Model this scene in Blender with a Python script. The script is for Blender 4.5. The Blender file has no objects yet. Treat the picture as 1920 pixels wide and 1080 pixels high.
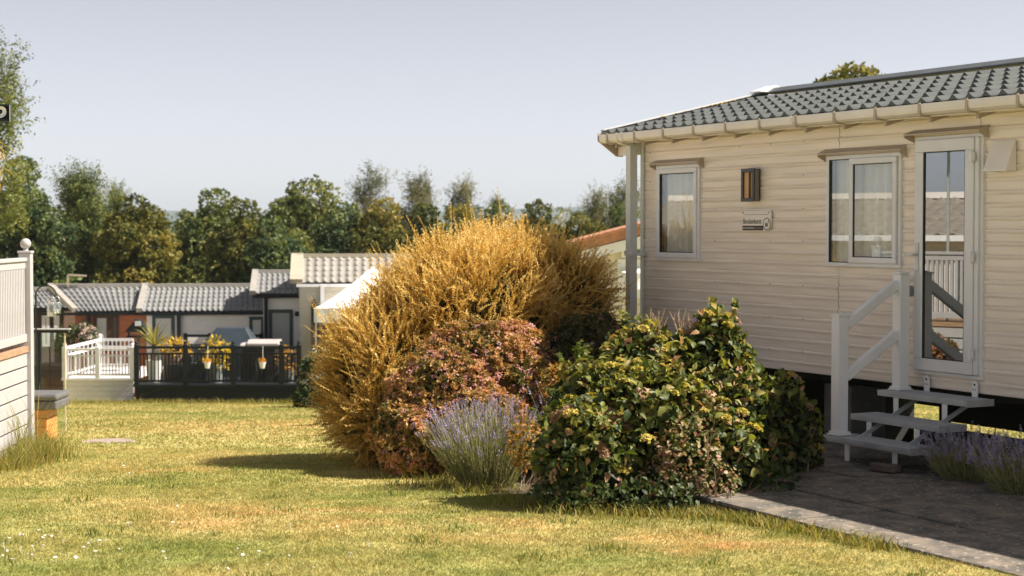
import bpy, math, random
import numpy as np
from mathutils import Vector
S = bpy.context.scene
COL = S.collection
R_ = math.radians
rng = np.random.default_rng(7)
random.seed(7)

# ------------------------------------------------------------------ camera
F = 3200.0                       # focal length in pixels of a 1920 wide picture
PITCH = math.atan(110 / F)
EYE = Vector((0, 0, 1.85))
cd = bpy.data.cameras.new('camera'); cam = bpy.data.objects.new('camera', cd); COL.objects.link(cam)
cam.location = EYE; cam.rotation_euler = (math.pi / 2 - PITCH, 0, 0)
cd.sensor_width = 36; cd.lens = F / 1920 * 36; cd.clip_start = 0.1; cd.clip_end = 20000
cd.dof.use_dof = True; cd.dof.focus_distance = 14.0; cd.dof.aperture_fstop = 3.2
S.camera = cam
# ------------------------------------------------------------------ light
SUN_EL, SUN_AZ = R_(47.3), R_(94)          # azimuth from +Y towards +X
w = bpy.data.worlds.new('World'); S.world = w; w.use_nodes = True
nt = w.node_tree; bg = nt.nodes['Background']
sky = nt.nodes.new('ShaderNodeTexSky'); sky.sky_type = 'NISHITA'; sky.sun_disc = False
sky.sun_elevation = SUN_EL; sky.sun_rotation = SUN_AZ; sky.air_density = 0.5; sky.dust_density = 0.5; sky.ozone_density = 1.0
hs = nt.nodes.new('ShaderNodeHueSaturation'); hs.inputs['Saturation'].default_value = 0.36
tint = nt.nodes.new('ShaderNodeMix'); tint.data_type = 'RGBA'; tint.blend_type = 'MULTIPLY'; tint.inputs[0].default_value = 1
tint.inputs[7].default_value = (1.02, 0.968, 0.94, 1)
nt.links.new(sky.outputs[0], hs.inputs['Color']); nt.links.new(hs.outputs[0], tint.inputs[6]); nt.links.new(tint.outputs[2], bg.inputs['Color'])
bg.inputs['Strength'].default_value = 0.075
sd = bpy.data.lights.new('sun', 'SUN'); sun = bpy.data.objects.new('sun', sd); COL.objects.link(sun)
sd.energy = 5.0; sd.angle = R_(0.5); sd.color = (1.0, 0.92, 0.80)
to_sun = Vector((math.sin(SUN_AZ) * math.cos(SUN_EL), math.cos(SUN_AZ) * math.cos(SUN_EL), math.sin(SUN_EL)))
sun.rotation_euler = to_sun.to_track_quat('Z', 'Y').to_euler(); sun.location = to_sun * 40
S.view_settings.view_transform = 'Standard'; S.view_settings.look = 'None'
S.view_settings.exposure = 1.08; S.view_settings.gamma = 1.0
try:
    S.cycles.max_bounces = 8; S.cycles.transparent_max_bounces = 12
except Exception: pass

# ------------------------------------------------------------------ measuring helpers
Fv = Vector((0, math.cos(PITCH), -math.sin(PITCH))); Uv = Vector((0, math.sin(PITCH), math.cos(PITCH)))
def at(x, y, Y):
    d = Vector((x - 960, 0, 0)) - (y - 540) * Uv + F * Fv
    return EYE + d * (Y / d.y)
def G(y):                                    # height of the lawn: level by the camera, then falling away
    y = np.asarray(y, float)
    s = 0.8 * np.logaddexp(0, (np.minimum(y, 95) - 10.4) / 0.8)
    return -0.0 - 0.0754 * s
def g(y): return float(G(y))
TH = math.atan(1670 / F)
HC = Vector((1.367, 17.86, 0))               # far front corner of the caravan
HU = Vector((math.sin(TH), -math.cos(TH), 0)); HIN = Vector((math.cos(TH), math.sin(TH), 0))
HROT = math.atan2(HU.y, HU.x)
def hw(x, y, z=0.0): return HC + HU * x + HIN * y + Vector((0, 0, z))

# ------------------------------------------------------------------ materials
MATS = {}
def newmat(name):
    m = bpy.data.materials.new(name); m.use_nodes = True
    return m, m.node_tree, m.node_tree.nodes['Principled BSDF']
def pm(name, col, rough=0.5, var=0.12, scale=6.0, metal=0.0, bump=0.0, bscale=40.0, stretch=None, spec=0.5):
    if name in MATS: return MATS[name]
    m, nt, b = newmat(name)
    b.inputs['Roughness'].default_value = rough; b.inputs['Metallic'].default_value = metal
    b.inputs['Specular IOR Level'].default_value = spec
    tc = nt.nodes.new('ShaderNodeTexCoord'); mp = nt.nodes.new('ShaderNodeMapping')
    nt.links.new(tc.outputs['Object'], mp.inputs[0])
    if stretch: mp.inputs['Scale'].default_value = stretch
    n = nt.nodes.new('ShaderNodeTexNoise'); n.inputs['Scale'].default_value = scale; n.inputs['Detail'].default_value = 6
    nt.links.new(mp.outputs[0], n.inputs['Vector'])
    mx = nt.nodes.new('ShaderNodeMix'); mx.data_type = 'RGBA'
    mr = nt.nodes.new('ShaderNodeMapRange'); mr.inputs[1].default_value = 0.3; mr.inputs[2].default_value = 0.7
    nt.links.new(n.outputs[0], mr.inputs[0]); nt.links.new(mr.outputs[0], mx.inputs[0])
    mx.inputs[6].default_value = (*[c * (1 - var) for c in col], 1); mx.inputs[7].default_value = (*[min(1, c * (1 + var)) for c in col], 1)
    nt.links.new(mx.outputs[2], b.inputs['Base Color'])
    if bump:
        n2 = nt.nodes.new('ShaderNodeTexNoise'); n2.inputs['Scale'].default_value = bscale; n2.inputs['Detail'].default_value = 5
        nt.links.new(mp.outputs[0], n2.inputs['Vector'])
        bp = nt.nodes.new('ShaderNodeBump'); bp.inputs['Strength'].default_value = bump; bp.inputs['Distance'].default_value = 0.01
        nt.links.new(n2.outputs[0], bp.inputs['Height']); nt.links.new(bp.outputs[0], b.inputs['Normal'])
    MATS[name] = m; return m
def leafm(name, cols, trans=0.35, rough=0.55, tcol=None):
    """foliage: colour ramp over the per-leaf attribute 'var', some light passing through"""
    if name in MATS: return MATS[name]
    m, nt, b = newmat(name)
    a = nt.nodes.new('ShaderNodeAttribute'); a.attribute_name = 'var'
    r = nt.nodes.new('ShaderNodeValToRGB'); e = r.color_ramp.elements
    while len(e) < len(cols): e.new(0.5)
    for i, c in enumerate(cols):
        e[i].position = i / (len(cols) - 1); e[i].color = (*c, 1)
    nt.links.new(a.outputs['Fac'], r.inputs[0]); nt.links.new(r.outputs[0], b.inputs['Base Color'])
    b.inputs['Roughness'].default_value = rough; b.inputs['Specular IOR Level'].default_value = 0.3
    t = nt.nodes.new('ShaderNodeBsdfTranslucent'); mx = nt.nodes.new('ShaderNodeMixShader')
    g_ = nt.nodes.new('ShaderNodeMix'); g_.data_type = 'RGBA'; g_.blend_type = 'MULTIPLY'; g_.inputs[0].default_value = 1
    g_.inputs[7].default_value = (*(tcol or (1.3, 1.25, 0.7)), 1)
    nt.links.new(r.outputs[0], g_.inputs[6]); nt.links.new(g_.outputs[2], t.inputs['Color'])
    mx.inputs[0].default_value = trans
    nt.links.new(b.outputs[0], mx.inputs[1]); nt.links.new(t.outputs[0], mx.inputs[2])
    nt.links.new(mx.outputs[0], nt.nodes['Material Output'].inputs['Surface'])
    MATS[name] = m; return m
def glassm(name, refl=0.3, tint=(0.8, 0.85, 0.85), rough=0.0):
    if name in MATS: return MATS[name]
    m, nt, b = newmat(name); nt.nodes.remove(b)
    t = nt.nodes.new('ShaderNodeBsdfTransparent'); t.inputs[0].default_value = (*tint, 1)
    gl = nt.nodes.new('ShaderNodeBsdfGlossy'); gl.inputs['Roughness'].default_value = rough; gl.inputs['Color'].default_value = (0.9, 0.93, 0.95, 1)
    f = nt.nodes.new('ShaderNodeLayerWeight'); f.inputs['Blend'].default_value = 0.5
    pw = nt.nodes.new('ShaderNodeMath'); pw.operation = 'POWER'; pw.inputs[1].default_value = 3.0
    ad = nt.nodes.new('ShaderNodeMath'); ad.operation = 'ADD'; ad.inputs[1].default_value = refl; ad.use_clamp = True
    nt.links.new(f.outputs['Facing'], pw.inputs[0]); nt.links.new(pw.outputs[0], ad.inputs[0])
    mx = nt.nodes.new('ShaderNodeMixShader'); nt.links.new(ad.outputs[0], mx.inputs[0])
    nt.links.new(t.outputs[0], mx.inputs[1]); nt.links.new(gl.outputs[0], mx.inputs[2])
    nt.links.new(mx.outputs[0], nt.nodes['Material Output'].inputs['Surface'])
    MATS[name] = m; return m
def lawn_colour(nt):
    """green and drought-bleached patches; returns a colour socket"""
    N = nt.nodes.new; L = nt.links.new
    tc = N('ShaderNodeTexCoord')
    def noise(s, d=4, mpv=None):
        n = N('ShaderNodeTexNoise'); n.inputs['Scale'].default_value = s; n.inputs['Detail'].default_value = d
        L(tc.outputs['Object'], n.inputs['Vector']); return n.outputs[0]
    def mrange(sock, a, b_, lo=0.0, hi=1.0):
        m = N('ShaderNodeMapRange'); m.inputs[1].default_value = a; m.inputs[2].default_value = b_
        m.inputs[3].default_value = lo; m.inputs[4].default_value = hi; L(sock, m.inputs[0]); return m.outputs[0]
    def mix(f, a, b_):
        m = N('ShaderNodeMix'); m.data_type = 'RGBA'; L(f, m.inputs[0])
        for s, k in ((a, 6), (b_, 7)):
            if isinstance(s, tuple): m.inputs[k].default_value = (*s, 1)
            else: L(s, m.inputs[k])
        return m.outputs[2]
    big = mrange(noise(0.45, 3), 0.40, 0.60)
    mid = mrange(noise(1.3, 5), 0.42, 0.66)
    fine = mrange(noise(9, 4), 0.35, 0.65)
    c = mix(big, LAWN[0], LAWN[1])
    c = mix(mid, c, LAWN[2])
    # worn straw patches
    worn = None
    for (x, y, r, k) in ((1.15, 10.2, 0.75, 1.0), (-1.6, 11.5, 1.4, 0.75), (-0.2, 11.0, 1.0, 0.55), (-4.2, 27, 4.0, 0.6), (-2.0, 24, 3.0, 0.5), (-3.4, 16.0, 1.2, 0.5)):
        d = N('ShaderNodeVectorMath'); d.operation = 'DISTANCE'; d.inputs[1].default_value = (x, y, g(y)); L(tc.outputs['Object'], d.inputs[0])
        v = mrange(d.outputs['Value'], r, r * 0.3, 0, k)
        mm = N('ShaderNodeMath'); mm.operation = 'MULTIPLY'; L(v, mm.inputs[0]); L(mrange(noise(2.2, 5), 0.35, 0.6), mm.inputs[1])
        if worn is None: worn = mm.outputs[0]
        else:
            mx = N('ShaderNodeMath'); mx.operation = 'MAXIMUM'; L(worn, mx.inputs[0]); L(mm.outputs[0], mx.inputs[1]); worn = mx.outputs[0]
    c = mix(worn, c, LAWN[3])
    m = N('ShaderNodeMix'); m.data_type = 'RGBA'; m.blend_type = 'MULTIPLY'; m.inputs[0].default_value = 1
    L(c, m.inputs[6]); L(mix(fine, (0.78, 0.8, 0.75), (1.15, 1.12, 1.1)), m.inputs[7])
    return m.outputs[2]
LAWN = [(0.26, 0.28, 0.085), (0.49, 0.41, 0.185), (0.39, 0.355, 0.135), (0.58, 0.395, 0.19)]
def lawn_ground():
    m, nt, b = newmat('lawn_ground'); b.inputs['Roughness'].default_value = 0.9; b.inputs['Specular IOR Level'].default_value = 0.1
    c = lawn_colour(nt); nt.links.new(c, b.inputs['Base Color']); return m
def lawn_blades():
    m, nt, b = newmat('grass_blade'); b.inputs['Roughness'].default_value = 0.6; b.inputs['Specular IOR Level'].default_value = 0.2
    c = lawn_colour(nt)
    a = nt.nodes.new('ShaderNodeAttribute'); a.attribute_name = 'var'
    r = nt.nodes.new('ShaderNodeValToRGB'); r.color_ramp.elements[0].color = (0.62, 0.78, 0.5, 1); r.color_ramp.elements[1].color = (1.3, 1.12, 1.1, 1)
    nt.links.new(a.outputs['Fac'], r.inputs[0])
    mu = nt.nodes.new('ShaderNodeMix'); mu.data_type = 'RGBA'; mu.blend_type = 'MULTIPLY'; mu.inputs[0].default_value = 1
    nt.links.new(c, mu.inputs[6]); nt.links.new(r.outputs[0], mu.inputs[7]); nt.links.new(mu.outputs[2], b.inputs['Base Color'])
    t = nt.nodes.new('ShaderNodeBsdfTranslucent'); nt.links.new(mu.outputs[2], t.inputs['Color'])
    mx = nt.nodes.new('ShaderNodeMixShader'); mx.inputs[0].default_value = 0.4
    nt.links.new(b.outputs[0], mx.inputs[1]); nt.links.new(t.outputs[0], mx.inputs[2])
    nt.links.new(mx.outputs[0], nt.nodes['Material Output'].inputs['Surface']); return m

# ------------------------------------------------------------------ mesh helpers
class MB:
    def __init__(s): s.v = []; s.f = []
    def add(s, v, f):
        o = len(s.v); s.v += [tuple(p) for p in v]; s.f += [tuple(i + o for i in q) for q in f]; return s
    def box(s, x0, x1, y0, y1, z0, z1):
        return s.add([(x0, y0, z0), (x1, y0, z0), (x1, y1, z0), (x0, y1, z0), (x0, y0, z1), (x1, y0, z1), (x1, y1, z1), (x0, y1, z1)],
                     [(3, 2, 1, 0), (4, 5, 6, 7), (0, 1, 5, 4), (1, 2, 6, 5), (2, 3, 7, 6), (3, 0, 4, 7)])
    def bar(s, a, b, wd, ht, up=(0, 0, 1)):
        a = Vector(a); b = Vector(b); d = (b - a).normalized(); u = Vector(up)
        if abs(d.dot(u)) > 0.98: u = Vector((0, 1, 0))
        x = d.cross(u).normalized(); y = x.cross(d)
        q = [(-.5, -.5), (.5, -.5), (.5, .5), (-.5, .5)]
        return s.add([p + x * (i * wd) + y * (j * ht) for p in (a, b) for i, j in q],
                     [(3, 2, 1, 0), (4, 5, 6, 7), (0, 1, 5, 4), (1, 2, 6, 5), (2, 3, 7, 6), (3, 0, 4, 7)])
    def tube(s, pts, r, n=8):
        pts = [Vector(p) for p in pts]; rs = r if isinstance(r, (list, tuple)) else [r] * len(pts)
        v = []; f = []; x = None
        for i, p in enumerate(pts):
            d = (pts[min(i + 1, len(pts) - 1)] - pts[max(i - 1, 0)]).normalized()
            if x is None:
                x = d.orthogonal().normalized()
            else:
                x = (x - d * x.dot(d)); x = x.normalized() if x.length > 1e-6 else d.orthogonal().normalized()
            y = d.cross(x)
            v += [p + (x * math.cos(6.28318 * k / n) + y * math.sin(6.28318 * k / n)) * rs[i] for k in range(n)]
        for i in range(len(pts) - 1):
            f += [(i * n + k, i * n + (k + 1) % n, (i + 1) * n + (k + 1) % n, (i + 1) * n + k) for k in range(n)]
        f += [tuple(range(n - 1, -1, -1)), tuple((len(pts) - 1) * n + k for k in range(n))]
        return s.add(v, f)
    def prism(s, prof, a, b, axis='x'):
        n = len(prof)
        def P(t, p): return (t, p[0], p[1]) if axis == 'x' else ((p[0], t, p[1]) if axis == 'y' else (p[0], p[1], t))
        return s.add([P(a, p) for p in prof] + [P(b, p) for p in prof],
                     [(i, (i + 1) % n, n + (i + 1) % n, n + i) for i in range(n)] + [tuple(range(n - 1, -1, -1)), tuple(range(n, 2 * n))])
    def lathe(s, prof, c=(0, 0, 0), n=16):
        v = []; f = []; m = len(prof)
        for k in range(n):
            a = 6.28318530 * k / n
            v += [(c[0] + r * math.cos(a), c[1] + r * math.sin(a), c[2] + z) for r, z in prof]
        for k in range(n):
            for i in range(m - 1):
                f.append((k * m + i, ((k + 1) % n) * m + i, ((k + 1) % n) * m + i + 1, k * m + i + 1))
        return s.add(v, f)
    def grid(s, fn, nu, nv):
        v = [fn(i / nu, j / nv) for j in range(nv + 1) for i in range(nu + 1)]
        f = [(j * (nu + 1) + i, j * (nu + 1) + i + 1, (j + 1) * (nu + 1) + i + 1, (j + 1) * (nu + 1) + i) for j in range(nv) for i in range(nu)]
        return s.add(v, f)
    def build(s, name, mat, parent=None, smooth=False, bevel=0.0):
        me = bpy.data.meshes.new(name); me.from_pydata(s.v, [], s.f); me.update()
        if smooth: me.polygons.foreach_set('use_smooth', [True] * len(me.polygons))
        me.materials.append(mat)
        o = bpy.data.objects.new(name, me); COL.objects.link(o); o.parent = parent
        if bevel:
            md = o.modifiers.new('bevel', 'BEVEL'); md.width = bevel; md.segments = 2; md.limit_method = 'ANGLE'; md.angle_limit = R_(40)
        return o
def tag(o, label, cat, group=None, kind=None):
    if label: o['label'] = label
    if cat: o['category'] = cat
    if group: o['group'] = group
    if kind: o['kind'] = kind
    return o
def thing(name, label, cat, loc=(0, 0, 0), rotz=0.0, group=None):
    o = bpy.data.objects.new(name, None); COL.objects.link(o); o.location = loc; o.rotation_euler = (0, 0, rotz); o.empty_display_size = 0.2
    return tag(o, label, cat, group)
def cp(o, parent, loc):
    c = o.copy(); COL.objects.link(c); c.parent = parent; c.location = loc; return c
def npmesh(name, V, Q, mat, parent=None, var=None):
    """V (n,3), Q (m,k) with k = 3 or 4"""
    me = bpy.data.meshes.new(name); k = Q.shape[1]
    me.vertices.add(len(V)); me.vertices.foreach_set('co', np.ascontiguousarray(V, np.float32).ravel())
    me.loops.add(Q.size); me.loops.foreach_set('vertex_index', np.ascontiguousarray(Q, np.int32).ravel())
    me.polygons.add(len(Q)); me.polygons.foreach_set('loop_start', np.arange(0, Q.size, k, dtype=np.int32))
    try: me.polygons.foreach_set('loop_total', np.full(len(Q), k, dtype=np.int32))
    except Exception: pass
    me.update(calc_edges=True)
    if var is not None:
        a = me.attributes.new('var', 'FLOAT', 'POINT'); a.data.foreach_set('value', np.ascontiguousarray(var, np.float32))
    me.materials.append(mat)
    o = bpy.data.objects.new(name, me); COL.objects.link(o); o.parent = parent
    return o
def unit(a): return a / np.maximum(np.linalg.norm(a, axis=-1, keepdims=True), 1e-9)
def frames(d, roll=None):
    """rotation matrices whose local z is d"""
    n = len(d); d = unit(d); h = unit(rng.normal(size=(n, 3)))
    if roll is not None: h = unit(roll)
    x = unit(np.cross(h, d)); y = np.cross(d, x)
    return np.stack([x, y, d], axis=2)
def scatter(name, tv, tf, P, M, sc, mat, parent=None, var=None, tvar=None):
    n = len(P); k = len(tv); sc = np.broadcast_to(np.asarray(sc, float), (n,))
    V = np.einsum('nij,kj->nki', M, tv) * sc[:, None, None] + P[:, None, :]
    Q = (tf[None, :, :] + (np.arange(n) * k)[:, None, None]).reshape(-1, tf.shape[1])
    var = rng.random(n) if var is None else var
    vv = np.repeat(np.clip(var, 0, 1), k)
    if tvar is not None: vv = np.clip(vv + np.tile(tvar, n), 0, 1)
    return npmesh(name, V.reshape(-1, 3), Q, mat, parent, vv)
def merge_t(parts):
    V = []; Q = []; o = 0
    for v, q in parts: V.append(v); Q.append(q + o); o += len(v)
    return np.concatenate(V), np.concatenate(Q)
def leaf_t(l=1.0, wd=0.5, fold=0.12, droop=0.15):
    """a pointed oval leaf from the origin along +z; face along y"""
    v = np.array([(0, 0, 0), (wd * .5, fold, l * .35), (0, 0, l * .4), (-wd * .5, fold, l * .35), (wd * .32, fold - droop * .6, l * .75), (0, -droop * .6, l * .75), (-wd * .32, fold - droop * .6, l * .75), (0, -droop, l)], float)
    f = np.array([(0, 1, 2, 2), (0, 2, 3, 3), (1, 4, 5, 2), (2, 5, 6, 3), (4, 7, 5, 5), (5, 7, 6, 6)])
    tri = np.array([(0, 1, 2), (0, 2, 3), (1, 4, 5), (1, 5, 2), (2, 5, 6), (2, 6, 3), (4, 7, 5), (5, 7, 6)])
    return v, tri
def small_leaf(l=1.0, wd=0.5):
    return np.array([(0, 0, 0), (wd * .5, 0.05 * l, l * .5), (0, 0, l), (-wd * .5, 0.05 * l, l * .5)], float), np.array([(0, 1, 2, 3)])
def xf(v, d, p, s=1.0, roll=None):
    M = frames(np.array([d], float), None if roll is None else np.array([roll], float))[0]
    return v @ M.T * s + np.array(p, float)
def sprig_t(length=0.4, n=12, ll=0.028, lw=0.016, bend=0.08):
    parts = []
    def c(t): return np.array([bend * t * t, 0, length * t])
    pts = [c(t) for t in np.linspace(0, 1, 4)]
    for a, b in zip(pts[:-1], pts[1:]):
        for k in range(2):
            o = np.array([0.002, 0, 0]) if k == 0 else np.array([0, 0.002, 0])
            parts.append((np.array([a - o, a + o, b + o * .6, b - o * .6]), np.array([(0, 1, 2, 3)])))
    lv, lf = small_leaf(ll, lw)
    for i in range(n):
        t = 0.12 + 0.88 * i / (n - 1); a = i * 1.57 + rng.normal() * .3
        for s in (0, math.pi):
            d = np.array([math.cos(a + s), math.sin(a + s), 1.15 + rng.normal() * .2])
            parts.append((xf(lv, d, c(t), (1.0 - .35 * t) * rng.uniform(.8, 1.2)), lf))
    return merge_t(parts)
def ell_points(ells, n, lo=0.9, hi=1.0, zmin=None, skip=0.82):
    """points near the skin of a union of ellipsoids [(cx,cy,cz,rx,ry,rz)], with outward normals"""
    E = np.array(ells, float); area = (E[:, 3] * E[:, 4] + E[:, 4] * E[:, 5] + E[:, 3] * E[:, 5]); pr = area / area.sum()
    P = []; Nn = []
    while sum(len(p) for p in P) < n:
        m = n; i = rng.choice(len(E), m, p=pr); d = unit(rng.normal(size=(m, 3)))
        r = rng.uniform(lo, hi, m)[:, None]; p = E[i, :3] + d * E[i, 3:] * r
        nn = unit(d / E[i, 3:]); ok = np.ones(m, bool)
        for j, e in enumerate(E):
            q = np.linalg.norm((p - e[:3]) / e[3:], axis=1); ok &= (i == j) | (q > skip)
        if zmin is not None: ok &= p[:, 2] > (zmin(p[:, 1]) if callable(zmin) else zmin)
        P.append(p[ok]); Nn.append(nn[ok])
    return np.concatenate(P)[:n], np.concatenate(Nn)[:n]
def E_(px, py, Y, rx, ry, rz):
    c = at(px, py, Y); return (c.x, c.y, c.z, rx, ry, rz)
ZG = lambda y: G(y) + 0.02

# ------------------------------------------------------------------ common materials
WHITE = pm('white_plastic', (0.80, 0.80, 0.82), 0.35, 0.05, 3, bump=0.03, bscale=15)
CREAM = pm('cream_cladding', (0.83, 0.735, 0.655), 0.30, 0.09, 2.2, stretch=(0.5, 1, 7), bump=0.12, bscale=7, spec=.6)
CREAM2 = pm('cream_trim', (0.80, 0.745, 0.71), 0.35, 0.06, 4)
TAN = pm('tan_trim', (0.46, 0.38, 0.30), 0.5, 0.08, 5)
GREYM = pm('grey_metal', (0.50, 0.52, 0.52), 0.4, 0.10, 9, metal=0.3, bump=0.05, bscale=60)
PIPE = pm('grey_white_plastic', (0.62, 0.64, 0.63), 0.4, 0.06, 4)
SLATE = pm('slate_roof', (0.088, 0.096, 0.096), 0.8, 0.16, 7, bump=0.12, bscale=70, spec=.25)
SLATE2 = pm('slate_trim', (0.11, 0.12, 0.125), 0.4, 0.12, 6)
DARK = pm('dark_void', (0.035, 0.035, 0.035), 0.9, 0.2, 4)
BLACK = pm('black_metal', (0.012, 0.015, 0.017), 0.45, 0.15, 8, spec=.2)
GLASS = glassm('window_glass', 0.13, (.9, .93, .93))
DGLASS = glassm('door_glass', 0.27, (0.5, 0.53, 0.55))
NET = pm('net_curtain', (0.74, 0.72, 0.67), 0.9, 0.05, 20)

# ================================================================== SETTING
def axis(lo, hi, n, c, k):
    t = np.linspace(-1, 1, n); s = np.sinh(t * k) / math.sinh(k)
    return np.where(s < 0, c + s * (c - lo), c + s * (hi - c))
xs = axis(-4000, 4000, 150, 0, 8.5); ys = axis(-400, 9000, 260, 14, 7.5)
XX, YY = np.meshgrid(xs, ys); ZZ = G(YY)
ZZ = ZZ - 0.10 * np.clip(1 - np.abs((XX - HC.x) * HIN.x + (YY - HC.y) * HIN.y + 0.0) / 2.6, 0, 0.5) * ((YY < 19) & (YY > 5))
V = np.stack([XX, YY, ZZ], -1).reshape(-1, 3); nx = len(xs)
idx = np.arange(len(ys) * nx).reshape(len(ys), nx)
Q = np.stack([idx[:-1, :-1], idx[:-1, 1:], idx[1:, 1:], idx[1:, :-1]], -1).reshape(-1, 4)
tag(npmesh('lawn', V, Q, lawn_ground()), None, None, kind='structure')

# far hill on the horizon
mb = MB()
def hill(u, v):
    x = -2600 + 5200 * u; a = math.sin(math.pi * v)
    h = 32 + 5 * math.sin(x * 0.0021 + 1) + 5 * math.sin(x * 0.006)
    return (x, 2600 + 900 * v, -12 + (h + 14) * a)
mb.grid(hill, 60, 10); tag(mb.build('far_hill', pm('far_woods', (0.055, 0.075, 0.05), 0.9, 0.2, 0.01), smooth=True), None, None, kind='structure')

# patio of concrete slabs
m, nt_, b_ = newmat('concrete_slab')
tc = nt_.nodes.new('ShaderNodeTexCoord'); n1 = nt_.nodes.new('ShaderNodeTexNoise'); n1.inputs['Scale'].default_value = 5.0; n1.inputs['Detail'].default_value = 8
n2 = nt_.nodes.new('ShaderNodeTexNoise'); n2.inputs['Scale'].default_value = 24; n2.inputs['Detail'].default_value = 5
r1 = nt_.nodes.new('ShaderNodeValToRGB'); r1.color_ramp.elements[0].position = .35; r1.color_ramp.elements[0].color = (0.070, 0.068, 0.062, 1); r1.color_ramp.elements[1].position = .7; r1.color_ramp.elements[1].color = (0.23, 0.185, 0.145, 1)
r2 = nt_.nodes.new('ShaderNodeValToRGB'); r2.color_ramp.elements[0].position = .585; r2.color_ramp.elements[0].color = (0, 0, 0, 1); r2.color_ramp.elements[1].position = .66; r2.color_ramp.elements[1].color = (1, 1, 1, 1)
mx_ = nt_.nodes.new('ShaderNodeMix'); mx_.data_type = 'RGBA'; mx_.inputs[7].default_value = (0.33, 0.285, 0.24, 1)
for n_ in (n1, n2): nt_.links.new(tc.outputs['Object'], n_.inputs['Vector'])
nt_.links.new(n1.outputs[0], r1.inputs[0]); nt_.links.new(n2.outputs[0], r2.inputs[0]); nt_.links.new(r1.outputs[0], mx_.inputs[6]); nt_.links.new(r2.outputs[0], mx_.inputs[0])
nt_.links.new(mx_.outputs[2], b_.inputs['Base Color']); b_.inputs['Roughness'].default_value = 0.85
bp_ = nt_.nodes.new('ShaderNodeBump'); bp_.inputs['Strength'].default_value = .5; bp_.inputs['Distance'].default_value = .01
nt_.links.new(n2.outputs[0], bp_.inputs['Height']); nt_.links.new(bp_.outputs[0], b_.inputs['Normal'])
SLAB = m
patio = MB()
x = 3.4; k = 0
rnd = random.Random(3)
while x < 12.0:
    wd = 0.9; y = 0.1; row = 0
    for dpt in (0.6, 0.6, 0.8, 0.78):
        off = 0.3 if row % 2 else 0.0
        zt = rnd.uniform(-0.006, 0.004)
        patio.box(x + off + .012, x + off + wd - .012, -(y + dpt - .012), -(y + .012), -0.35, zt)
        y += dpt; row += 1
    x += wd
po = patio.build('patio', SLAB, bevel=0.008); po.location = HC; po.rotation_euler = (0, 0, HROT); tag(po, None, None, kind='structure')
mb = MB().box(3.35, 12.4, -2.87, 0.05, -0.4, -0.022)
o = mb.build('patio_bed', pm('slab_joint_dirt', (0.05, 0.045, 0.03), 0.95, 0.3, 12)); o.location = HC; o.rotation_euler = (0, 0, HROT); tag(o, None, None, kind='structure')
# soil of the flower bed (one irregular sheet just above the lawn)
mb = MB()
bed = [(-1.75, 18.6), (-1.1, 16.2), (-0.55, 14.6), (-0.2, 13.3), (0.25, 12.2), (0.75, 11.75), (1.25, 11.95), (1.9, 12.9), (2.3, 14.2), (2.0, 15.5), (1.5, 17.4), (1.2, 19.4), (-0.5, 19.9)]
cx, cy = 0.6, 15.6
ring = []
for s in (1.0, 0.66, 0.33):
    ring.append([(cx + (x - cx) * s, cy + (y - cy) * s) for x, y in bed])
v = []; f = []; n = len(bed)
for r in ring: v += [(x, y, g(y) + 0.008) for i, (x, y) in enumerate(r)]
v.append((cx, cy, g(cy) + 0.04))
for k in range(2): f += [(k * n + i, k * n + (i + 1) % n, (k + 1) * n + (i + 1) % n, (k + 1) * n + i) for i in range(n)]
f += [(2 * n + i, 2 * n + (i + 1) % n, 3 * n) for i in range(n)]
mb.add(v, f); tag(mb.build('flower_bed', pm('soil', (0.055, 0.04, 0.025), 0.95, 0.3, 9, bump=.6, bscale=25)), None, None, kind='structure')

# ------------------------------------------------------------------ grass
def inframe(x, y, z): return np.abs(x) < y * 0.31
def grass():
    Vs = []; Qs = []; Vr = []; o = 0
    for (y0, y1, dens, h, wd) in ((7.9, 10.5, 9500, .020, .0042), (10.5, 14, 5000, .021, .0055), (14, 20, 2100, .024, .008), (20, 44, 420, .030, .016)):
        A = (y1 - y0) * (y0 + y1) / 2 * 0.77; n = int(A * dens)
        t = rng.random(n); y = np.sqrt(y0 * y0 + t * (y1 * y1 - y0 * y0)); x = (rng.random(n) * .77 - .45) * y
        d = -((x - HC.x) * HIN.x + (y - HC.y) * HIN.y); tt = (x - HC.x) * HU.x + (y - HC.y) * HU.y
        ok = ~((tt > 3.3) & (d < 2.83) & (d > -.1)) & ~((tt > -.2) & (d < 0.0) & (d > -3.7))
        x, y = x[ok], y[ok]; n = len(x)
        cl = 0.75 + 0.5 * (0.5 + 0.5 * np.sin(x * 5.1 + np.sin(y * 3.7) * 2) * np.sin(y * 4.3 + np.sin(x * 2.9) * 2))
        hh = h * rng.uniform(.45, 1.25, n) * cl; a = rng.random(n) * 6.283; ln = rng.normal(size=(n, 2)) * 0.6
        w_ = wd * rng.uniform(.6, 1.2, n)
        b0 = np.stack([x, y, G(y) - .004], -1); dx = np.stack([np.cos(a) * w_, np.sin(a) * w_, 0 * a], -1)
        tip = b0 + np.stack([ln[:, 0] * hh, ln[:, 1] * hh, hh], -1)
        Vs.append(np.stack([b0 - dx, b0 + dx, tip], 1).reshape(-1, 3)); Qs.append(np.arange(3 * n).reshape(n, 3) + o); o += 3 * n
        Vr.append(np.repeat(np.clip(rng.normal(.5, .25, n), 0, 1), 3))
    return npmesh('grass', np.concatenate(Vs), np.concatenate(Qs), lawn_blades(), None, np.concatenate(Vr))
tag(grass(), 'short sunburnt lawn grass, green and straw coloured', 'grass', kind='stuff')

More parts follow.
